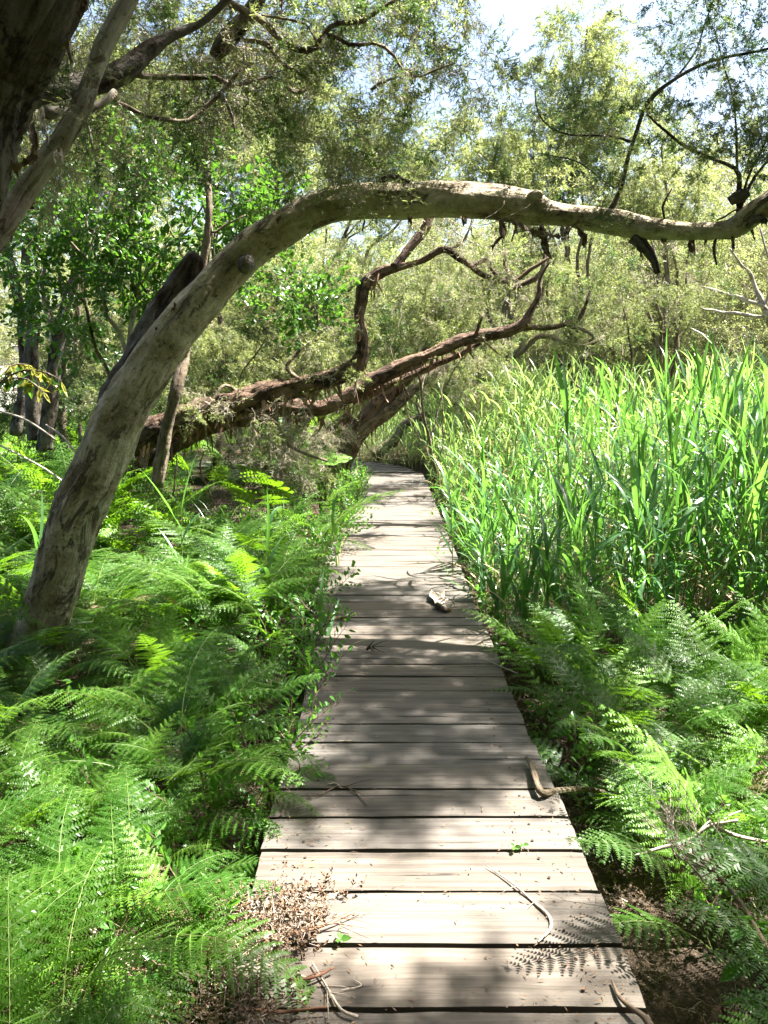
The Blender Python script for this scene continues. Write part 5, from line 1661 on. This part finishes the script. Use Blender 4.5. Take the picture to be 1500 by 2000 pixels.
BL = [reed_blade_mesh(540 + i) for i in range(12)]
BLS = reed_blade_mesh(560, 'straw')
_stems = {}


def reed(x, y, H, label, group=None, seed=0, nleaf=9, name='reed'):
    rng = np.random.default_rng(seed)
    z = float(terrain(x, y)) - .02
    t_ = empty(name, (x, y, z), label, 'reed', group)
    key = round(H * 5) / 5
    if key not in _stems:
        ts = np.linspace(0, 1, 6)
        V, Fs, _ = tube(np.stack([.05 * ts ** 2, .02 * np.sin(ts * 4), ts], 1), np.interp(ts, [0, 1], [.005, .0018]), 5, n=9, cap=False)
        _stems[key] = mesh('stem', V * [1, 1, key], Fs, [M['reed_stem']])
    az0 = rng.uniform(0, 6.28)
    st = link('stem', _stems[key], t_)
    st.rotation_euler = (0, 0, az0)
    for k in range(nleaf):
        t = .22 + .76 * (k + rng.random() * .5) / nleaf
        sx = .05 * t * t
        c = (sx * math.cos(az0), sx * math.sin(az0), t * key)
        o = link('leaf', BL[rng.integers(12)] if not (t < .4 and rng.random() < .15) else BLS, t_, c)
        o.rotation_euler = (rng.normal() * .15, rng.normal() * .12 - (.3 if k > nleaf - 3 else 0), (k % 2) * PI + az0 + rng.normal() * .6)
        s = rng.uniform(.75, 1.15)
        o.scale = (s, s, s)
    t_.rotation_euler = (rng.normal() * .06, rng.normal() * .06, 0)
    return t_


named = [(1160, 690, 5.0, 'tall reed with a broad dark upright blade standing highest in front of the pale reeds'), (1262, 700, 5.6, 'tall reed topped by two upright blades right of the tallest front one'),
         (1480, 690, 4.6, 'reed with a thick dark blade rising at the right edge of the view'), (1100, 760, 5.6, 'front reed whose long blade leans left towards the path'), (1350, 745, 5.2, 'reed carrying a vertical grey green hanging leaf at right'),
         (890, 900, 6.3, 'foremost reed at the deck edge, its pale leaf pointing left over the planks'), (950, 840, 6.8, 'reed at the bend side of the stand, tallest close to the deck'), (1420, 720, 6.2, 'thin reed with a straw coloured stem near the right edge')]
for k, (px, py, d, lab) in enumerate(named):
    p = P(px, py, d)
    H = p[2] + .3
    reed(p[0], d, H * .93, lab, None, 700 + k, 10)
n_ = 0
rp = []
while len(rp) < 92:
    x, y = rs.uniform(.7, 4.0), rs.uniform(4.5, 8.0)
    if reed_front(x, y) and x > edge_r(y) + .08 and x < .5 * y + .3 and (y < 5.8 + .2 * rs.random() or x < edge_r(y) + .35) and all((x - a) ** 2 + (y - b) ** 2 > .008 for a, b in rp):
        rp.append((x, y))
for k, (x, y) in enumerate(rp):
    by = x < edge_r(y) + .4
    hh = float(reed_h(x, y)) * rs.uniform(.85, 1.15)
    u_ = x / y
    where = ('beside the shaded middle planks' if y < 5.6 else 'beside the sunlit middle planks' if y < 6.8 else 'by the far narrow planks') if by else ('beneath the middle of the arch' if u_ < .27 else 'beneath the right end of the arch' if u_ < .36 else 'near the right edge of the view')
    rank = 'at the very front' if y < 5.0 else 'in the second rank' if y < 5.5 else 'deeper in the stand'
    size = 'tall' if hh > 1.45 else 'middling' if hh > 1.15 else 'short'
    reed(x, y, hh, ('%s slim reed lining the deck %s, %s' if by else '%s green reed %s, %s') % (size, where, rank), 'reeds lining the deck edge' if by else 'front rank of the reeds', 800 + k, 8)
for k, (px, py, d, H, lab) in enumerate([(345, 850, 6.2, .95, 'single bright reed with a level leaf standing left, below the leaning trunk'), (660, 1000, 6.6, .7, 'lone reed in the ferns close to the left deck edge'), (520, 1050, 5.6, .9, 'thin seed stalked reed standing in the bracken left of the deck'),
                                         (60, 960, 5.6, .8, 'pale reed leaning in the ferns left of the arching trunk'), (620, 1230, 4.7, .5, 'short reed arching over the deck edge by the curved stick'), (120, 1000, 6.4, .8, 'slim reed right behind the foot of the arching trunk')]):
    p = P(px, py, d)
    reed(p[0], d, H, lab, None, 900 + k, 5)

# fallen grass clumps
def grass_clump(x, y, n, h, label, seed, mat='grass', name='grass_clump', sp=.10, w=.007):
    rng = np.random.default_rng(seed)
    z = float(terrain(x, y))
    t_ = empty(name, (x, y, z), label, 'grass')
    mb = MB()
    for k in range(n):
        az = rng.uniform(0, 6.28)
        L = h * rng.uniform(.6, 1.15)
        p = reed_leaf_pts(rng, L, math.radians(rng.uniform(65, 88)), math.radians(rng.uniform(30, 130)), 6)
        R = np.array([[math.cos(az), -math.sin(az), 0], [math.sin(az), math.cos(az), 0], [0, 0, 1]])
        V, Fs = blade(p, w * np.array([.8, 1, 1, .8, .5, .05]), norm(np.array([-.9, .1, .6])))
        mb.add(V @ R.T + [rng.normal() * sp, rng.normal() * sp, 0], Fs)
    o = link('blades', mb.mesh('blades', [M[mat]]), t_)
    o['kind'] = 'stuff'


c = G(670, 975, -.3); grass_clump(c[0] + .1, c[1], 130, .55, 'bright backlit grass clump between the taro plant and the deck edge', 1, sp=.16)
c = G(700, 990, -.3); grass_clump(c[0] - .15, c[1] + .3, 90, .45, 'smaller grass clump touching the left edge of the far planks', 2, sp=.12)
c = G(600, 965, -.3); grass_clump(c[0], c[1], 70, .45, 'grass clump left of the taro plant in the shade', 4, sp=.14)
c = P(435, 900, 8.0); grass_clump(c[0], 8.0, 60, .75, 'tall pale bladed grass clump in front of the red barked trunk', 3, 'reed', sp=.16, w=.016)
c = P(360, 905, 7.4); grass_clump(c[0], 7.4, 30, .6, 'broad bladed grass clump right of the slender dark trunk', 5, 'reed', sp=.14, w=.016)

# ================================================================== TARO
def taro_leaf_mesh(seed):
    rng = np.random.default_rng(seed)
    n = 40
    th = np.linspace(-PI, PI, n, endpoint=False)
    X = .48 * np.cos(th) + .10 + .20 * np.exp(-((PI - np.abs(th)) / .30) ** 2)
    Y = .37 * np.sin(th) * (1 - .28 * np.cos(th))
    ring = np.stack([X, Y, .018 * np.sin(th * 9) - .12 * np.abs(Y) - .14 * X ** 2], 1)
    mid = ring * [.5, .5, .3] + [0.0, 0, .012]
    mid[:, 2] += .015 * np.cos(th * 8)
    V = np.vstack([ring, mid, [[0, 0, .0]]])
    k = np.arange(n)
    return mesh('leaf', V * .46, [np.stack([k, (k + 1) % n, n + (k + 1) % n, n + k], 1), np.stack([n + k, n + (k + 1) % n, np.full(n, 2 * n)], 1)], [M['taro']])


def taro(base, leaves, label):
    t_ = empty('taro_plant', tuple(base), label, 'plant')
    for k, (px, py, d, yaw, tilt, roll, s) in enumerate(leaves):
        tip = P(px, py, d)
        V, Fs, _ = tube([base, base * .6 + tip * .4 + [0, 0, .06], tip], [.016, .012, .006], 7, n=12)
        wmesh('stalk', V, Fs, [M['stalk']], t_)
        o = link('leaf', taro_leaf_mesh(k), t_, tuple(tip - np.array(base)))
        o.rotation_euler = (roll, tilt, yaw)
        o.scale = (s, s, s)
    wlimb('root_mound', [base + [0, 0, -.1], base + [0, 0, .05], base + [0.0, 0, .12]], [.09, .05, .03], 'bark_red', t_, 9, rough=.4)


b = G(632, 985, -.3); b = np.array([b[0], 9.6, -.28])
b[0] = P(632, 950, 9.6)[0]
taro(b, [(640, 893, 9.5, .15, -.05, .28, 1.05), (618, 900, 9.7, 2.6, .25, .3, .8), (606, 918, 9.6, -.4, .12, .25, .8)], 'elephant ear plant holding a glowing leaf beside the far deck edge')
b2 = np.array([P(588, 950, 9.9)[0], 9.9, -.28])
taro(b2, [(585, 893, 9.8, 2.9, .75, .3, 1.0), (600, 912, 9.9, .5, .3, .2, .7)], 'second elephant ear with a dark tilted leaf, left of the glowing one')

# broad-leaved herb at lower right
hb = empty('broad_leaf_herb', (1.02, 2.0, float(terrain(1.02, 2.0))), 'leafy herb with oval glossy leaves beside the nearest planks at right', 'plant')
ol = mesh('leaf', *leaves6(np.zeros((1, 3)), np.array([[1., 0, 0]]), np.array([[0, 0, 1.]]), [.085], [.048], .18, -.15), [M['herb']], smooth=False)
for s_ in range(3):
    bx = np.array([1.02 + .05 * s_, 2.0 - .07 * s_, float(terrain(1.02, 2.0))])
    tp = bx + [-.06 + .05 * s_, .02, .42 - .04 * s_]
    V, Fs, _ = tube([bx, (bx + tp) / 2 + [.02, 0, 0], tp], [.003, .0025, .0015], 5, n=8)
    wmesh('stem', V, Fs, [M['stalk']], hb)
    for m in range(9):
        f = .35 + .65 * m / 8
        o = link('leaf', ol, hb, tuple(bx * (1 - f) + tp * f - np.array(hb.location)))
        o.rotation_euler = (rs.normal() * .3, rs.uniform(-.1, .6), m * 2.4 + rs.normal() * .3)
        o.scale = [rs.uniform(.65, 1.05)] * 3

# ================================================================== STICKS, LOG, DEAD BRANCHES
def stick(name, pts, rads, label, mat='twig_brown', cat='stick', sides=7, forks=0, seed=0, wob=.004):
    pts = np.array(pts, float)
    base = pts[0]
    V, Fs, B_ = tube(pts - base, rads, sides, n=max(8, len(pts) * 4), rough=.15, seed=seed, wob=wob)
    mb = MB()
    mb.add(V, Fs, 0, B_)
    rng = np.random.default_rng(seed)
    for k in range(forks):
        f = rng.uniform(.3, .9)
        q = crom(pts - base, 20)[int(f * 19)]
        dr = norm((pts[-1] - pts[0]) / np.linalg.norm(pts[-1] - pts[0]) + rng.normal(size=3) * [.6, .6, .25])
        L = rng.uniform(.05, .14)
        V, Fs, B_ = tube([q, q + dr * L * .5 + [0, 0, .005], q + dr * L], [min(rads) * .8, min(rads) * .6, min(rads) * .3], 5, n=5)
        mb.add(V, Fs, 0, B_)
    o = link(name, mb.mesh(name, [M[mat]]), None, tuple(base))
    return tag(o, label, cat)


def gp(*pix, z=.008):
    return [G(px, py, z) for px, py in pix]


stick('curved_stick', [G(604, 1232, .03), G(612, 1240, .035), G(622, 1246, .03), G(632, 1252, .02)], [.013, .015, .015, .018], 'thick curved pale stick lying on the left deck edge', 'twig_grey', sides=10, wob=0)
stick('bark_strip', gp((632, 1212), (655, 1208), (682, 1205), z=.01), [.006, .010, .007], 'flat reddish bark strip lying on a shaded plank near the left edge', 'flake_red', 'bark')
stick('pale_stick', gp((950, 1690), (1000, 1725), (1040, 1760), (1072, 1790), (1074, 1815), (1050, 1840)), [.0015, .003, .0045, .006, .004, .003], 'long thin forked twig lying diagonally across two sunlit planks', 'twig_grey', forks=2, seed=3)
stick('dark_stick', [G(1195, 1915, .01), G(1208, 1945, .012), G(1235, 1970, .02), G(1262, 1992, .03), G(1290, 2040, .03)], [.003, .006, .007, .009, .010], 'dark twig at the lower right corner of the nearest plank', 'twig_brown', seed=4)
stick('bent_branch', [G(1030, 1480, .03), G(1040, 1505, .03), G(1048, 1530, .035), G(1058, 1548, .03), G(1085, 1545, .0), G(1140, 1540, -.05), G(1180, 1548, -.1)], [.009, .012, .013, .014, .013, .011, .009], 'mossy bent branch lying at the right deck edge in the shade', 'bark_far', 'branch', sides=9)
stick('thin_twig', gp((620, 1555), (660, 1535), (690, 1545), (716, 1572)), [.002, .003, .003, .002], 'thin dark twig on the shaded planks beside the left ferns', 'twig_brown', forks=2, seed=6)
stick('white_twig', gp((640, 1532), (655, 1530), (668, 1538)), [.003, .004, .002], 'short whitish twig on the shaded planks near the left edge', 'twig_grey', seed=7)
stick('needle_twig', gp((660, 1448), (690, 1446)), [.004, .002], 'small whitish chip on the shaded middle plank', 'twig_grey', seed=8)
stick('fern_stalk', gp((500, 1840), (580, 1822), (640, 1805), (705, 1775), z=.02), [.004, .004, .003, .0015], 'upper reddish dead fern stalk laid over the litter onto the lit plank', 'flake_red', forks=3, seed=9)
stick('fern_stalk', gp((540, 1835), (610, 1812), (660, 1806), (690, 1812), z=.02), [.003, .003, .002, .001], 'lower reddish fern stalk ending on the lit plank', 'flake_red', forks=2, seed=10)
stick('fern_stalk', gp((560, 1915), (610, 1908), (650, 1890), z=.02), [.004, .004, .003], 'dark red fern stalk crossing the second plank from the bottom', 'flake_red', forks=1, seed=11)
stick('forked_twig', gp((610, 1880), (640, 1930), (665, 1970), (697, 1984), z=.012), [.002, .003, .004, .005], 'forked green grey twig ending at the bottom plank gap', 'twig_grey', forks=4, seed=12)
stick('fern_stalk', gp((480, 1970), (530, 1980), (580, 1975), (640, 1968), z=.02), [.004, .005, .004, .003], 'pale orange stalk along the bottom edge of the litter heap', 'flake_red', forks=1, seed=13)
stick('small_twig', gp((690, 1912), (705, 1925), (665, 1935)), [.001, .002, .001], 'tiny pale twig lying on the second plank from the bottom', 'twig_grey', seed=14)
stick('small_twig', gp((578, 1900), (602, 1912)), [.004, .003], 'pale bare stick poking from the litter at the left end of the planks', 'twig_grey', seed=15)
stick('seed_twig', [G(716, 1270, .01), G(722, 1262, .03), G(728, 1270, .02)], [.006, .010, .004], 'little knobbly seed cluster in the middle of the shaded deck', 'twig_brown', 'twig', forks=5, seed=16)
stick('edge_twig', gp((950, 1290), (985, 1305), (1010, 1315), z=.012), [.003, .004, .003], 'thin tan twig by the right deck edge in deep shade', 'twig_grey', forks=1, seed=17)

# curled bark sheet near the right deck edge
bs = []
c0 = G(862, 1180, .01)
for k in range(9):
    for q in range(5):
        u, v = k / 8, q / 4 - .5
        bs.append([c0[0] + (.012 * math.sin(k * 1.7) - .03 + u * .05) + v * .11 * (.5 + .5 * math.sin(PI * (u * .8 + .15))), c0[1] + .24 - u * .42 + .01 * math.sin(q * 3 + k), .012 + .05 * abs(v) * (1 + .6 * math.sin(k)) + .012 * math.sin(k * 2.1 + q)])
i, j = np.meshgrid(np.arange(8), np.arange(4), indexing='ij')
a = (i * 5 + j).ravel()
Fb = np.stack([a, a + 1, a + 6, a + 5], 1)
bs = np.array(bs)
M['paper_bark'] = plainmat('pale_paper_bark', (.16, .13, .095), (.38, .33, .27), 30, .8, .004)
V = np.vstack([bs, bs + [0, 0, .004]])
o = link('bark_sheet', mesh('bark_sheet', V - c0, [Fb[:, ::-1], Fb + len(bs)], [M['paper_bark']], smooth=False), None, tuple(c0))
tag(o, 'curled piece of pale paper bark lying near the right deck edge', 'bark')
stick('bark_roll', [G(855, 1186, .012), G(870, 1192, .014), G(882, 1190, .014)], [.008, .010, .006], 'orange brown bark roll just below the curled pale bark', 'flake_red', 'bark')

# green leaves dropped on the planks
for k, (px, py, s, lab) in enumerate([(665, 1835, 1.1, 'small green leaf caught in the gap beside the litter heap'), (1005, 1655, .9, 'small green leaf on the plank edge nearest the right ferns'), (1022, 1650, .8, 'second green leaf in the same plank gap, right of the first'), (690, 1347, .7, 'fallen green leaf on the shaded deck left of centre')]):
    g_ = G(px, py, .012)
    mb = MB()
    V, Fs = leaves6(np.zeros((3, 3)), np.array([[1., .3, .2], [-.6, .8, .1], [.1, -1, .3]]), np.array([[0, 0, 1.]] * 3) + rs.normal(size=(3, 3)) * .3, [.03, .026, .024], [.018] * 3, .3, -.1)
    mb.add(V * s, Fs)
    o = link('fallen_leaf', mb.mesh('fallen_leaf', [M['herb']]), None, tuple(g_))
    o.rotation_euler[2] = rs.uniform(0, 6)
    tag(o, lab, 'leaf')

# pale log with its tangle of grey twigs, lower left
lg = empty('fallen_log', (-1.0, 1.95, -.15), 'bleached pale log lying under the ferns in the lower left corner', 'log')
V, Fs, B_ = tube([G(95, 1960, -.22), G(150, 1925, -.18), (G(190, 1892, -.14)), G(250, 1882, -.12), G(310, 1878, -.12)], [.028, .034, .038, .040, .036], 18, n=40, rough=.16, seed=3)
M['log_pale'] = barkmat('bleached_log', (.78, .68, .57), (.60, .50, .40), (.30, .23, .17), (.5, .46, .36), fib=20, bump=.006, patch=4, algf=.2)
wmesh('log_body', V, Fs, [M['log_pale']], lg, bk=B_)
for k, pp_ in enumerate([[(150, 1820), (200, 1850), (250, 1885)], [(170, 1815), (230, 1830), (300, 1850), (345, 1848)], [(250, 1870), (300, 1862), (350, 1845)], [(305, 1870), (340, 1895), (370, 1915)], [(180, 1810), (220, 1840), (245, 1865)], [(290, 1868), (335, 1835), (380, 1800)], [(120, 1800), (135, 1840), (140, 1870)]]):
    zz = [-.10, -.05, -.02, -.03]
    pts = [G(a_, b_, zz[m]) for m, (a_, b_) in enumerate(pp_)]
    V, Fs, B_ = tube(pts, np.linspace(.006, .003, len(pts)), 6, n=14, wob=.006, seed=k)
    wmesh('twig', V, Fs, [M['twig_grey']], lg)

# dead branch with bleached twigs, right
db = empty('dead_branch', (1.45, 2.2, -.25), 'dead branch ending in a bleached twig brush, leaning up from the right corner', 'branch')
pts = [P(1560, 1960, 1.9), P(1490, 1840, 2.05), P(1440, 1755, 2.15), P(1385, 1690, 2.25)]
V, Fs, B_ = tube(pts, [.009, .008, .007, .006], 8, n=30, wob=.006, rough=.1)
wmesh('stem', V, Fs, [M['twig_brown']], db)
rs2 = np.random.default_rng(8)
mb = MB()
for k in range(17):
    s = P(1385 + rs2.normal() * 12, 1690 + rs2.normal() * 10, 2.25)
    m1 = P(1345 + rs2.normal() * 28, 1650 + rs2.normal() * 20, 2.28 + rs2.normal() * .03)
    e = P(1315 + rs2.normal() * 34, 1590 + rs2.normal() * 34, 2.32 + rs2.normal() * .05)
    V, Fs, _ = tube([s, m1, e], [.0028, .002, .0009], 4, n=10, cap=False, wob=.008, seed=k)
    mb.add(V, Fs)
    q_ = crom(np.array([s, m1, e]), 10)
    for _ in range(7):
        c_ = q_[rs2.integers(4, 10)]
        dr = norm(norm(e - s) + rs2.normal(size=3) * .55)
        V, Fs, _ = tube([c_, c_ + dr * .035, c_ + dr * .06 + rs2.normal(size=3) * .006], [.0009, .0007, .0004], 3, n=3, cap=False)
        mb.add(V, Fs)
o = mb.build('twig_brush', [M['twig_grey']], db)
o['kind'] = 'stuff'
stick('grey_branch', [P(1238, 1672, 2.5), P(1290, 1655, 2.5), P(1345, 1640, 2.5), P(1385, 1612, 2.5), P(1440, 1600, 2.5)], [.004, .006, .007, .006, .004], 'grey branch crossing behind the bleached twig brush', 'twig_grey', 'branch', forks=3, seed=22)
stick('grey_branch', [P(1392, 1612, 2.5), P(1440, 1632, 2.5), P(1500, 1645, 2.5), P(1560, 1655, 2.5)], [.007, .006, .006, .006], 'bare grey branch running off the right edge above the dead branch', 'twig_grey', 'branch', seed=23)

# thin bare stems and fallen sticks among the left ferns
for k, (a_, b_, d0, d1, r, lab) in enumerate([((0, 870), (210, 1010), 6.4, 5.6, .007, 'long pale stick lying aslant through the far left ferns'), ((90, 830), (160, 900), 7.2, 6.6, .008, 'thick pale stick leaning behind the arching trunk at left'), ((-10, 800), (110, 860), 8, 7.4, .01, 'bleached fallen stick beneath the far left trunks')]):
    p0, p1 = P(*a_, d0), P(*b_, d1)
    stick('fallen_stick', [p0, (p0 + p1) / 2 + [0, 0, .05], p1], [r, r, r * .6], lab, 'twig_grey', forks=2, seed=30 + k)

# root tangle by the taro
mb = MB()
for k in range(60):
    s = np.array([P(600 + rs2.uniform(0, 60), 1000, 8.6)[0], 8.6 + rs2.uniform(-.4, .4), -.26 + rs2.uniform(0, .08)])
    dr = norm(np.array([rs2.normal(), rs2.normal(), abs(rs2.normal()) * .4]))
    V, Fs, _ = tube([s, s + dr * .12 + [0, 0, .05], s + dr * .26], [.006, .005, .002], 4, n=6, cap=False, wob=.02, seed=k)
    mb.add(V, Fs)
o = mb.build('root_tangle', [M['flake_red']], None)
tag(o, 'tangle of pinkish dead roots and twigs below the elephant ear plant', 'roots', kind='stuff')
print('instances', NINST[0], 'objects', len(bpy.data.objects))
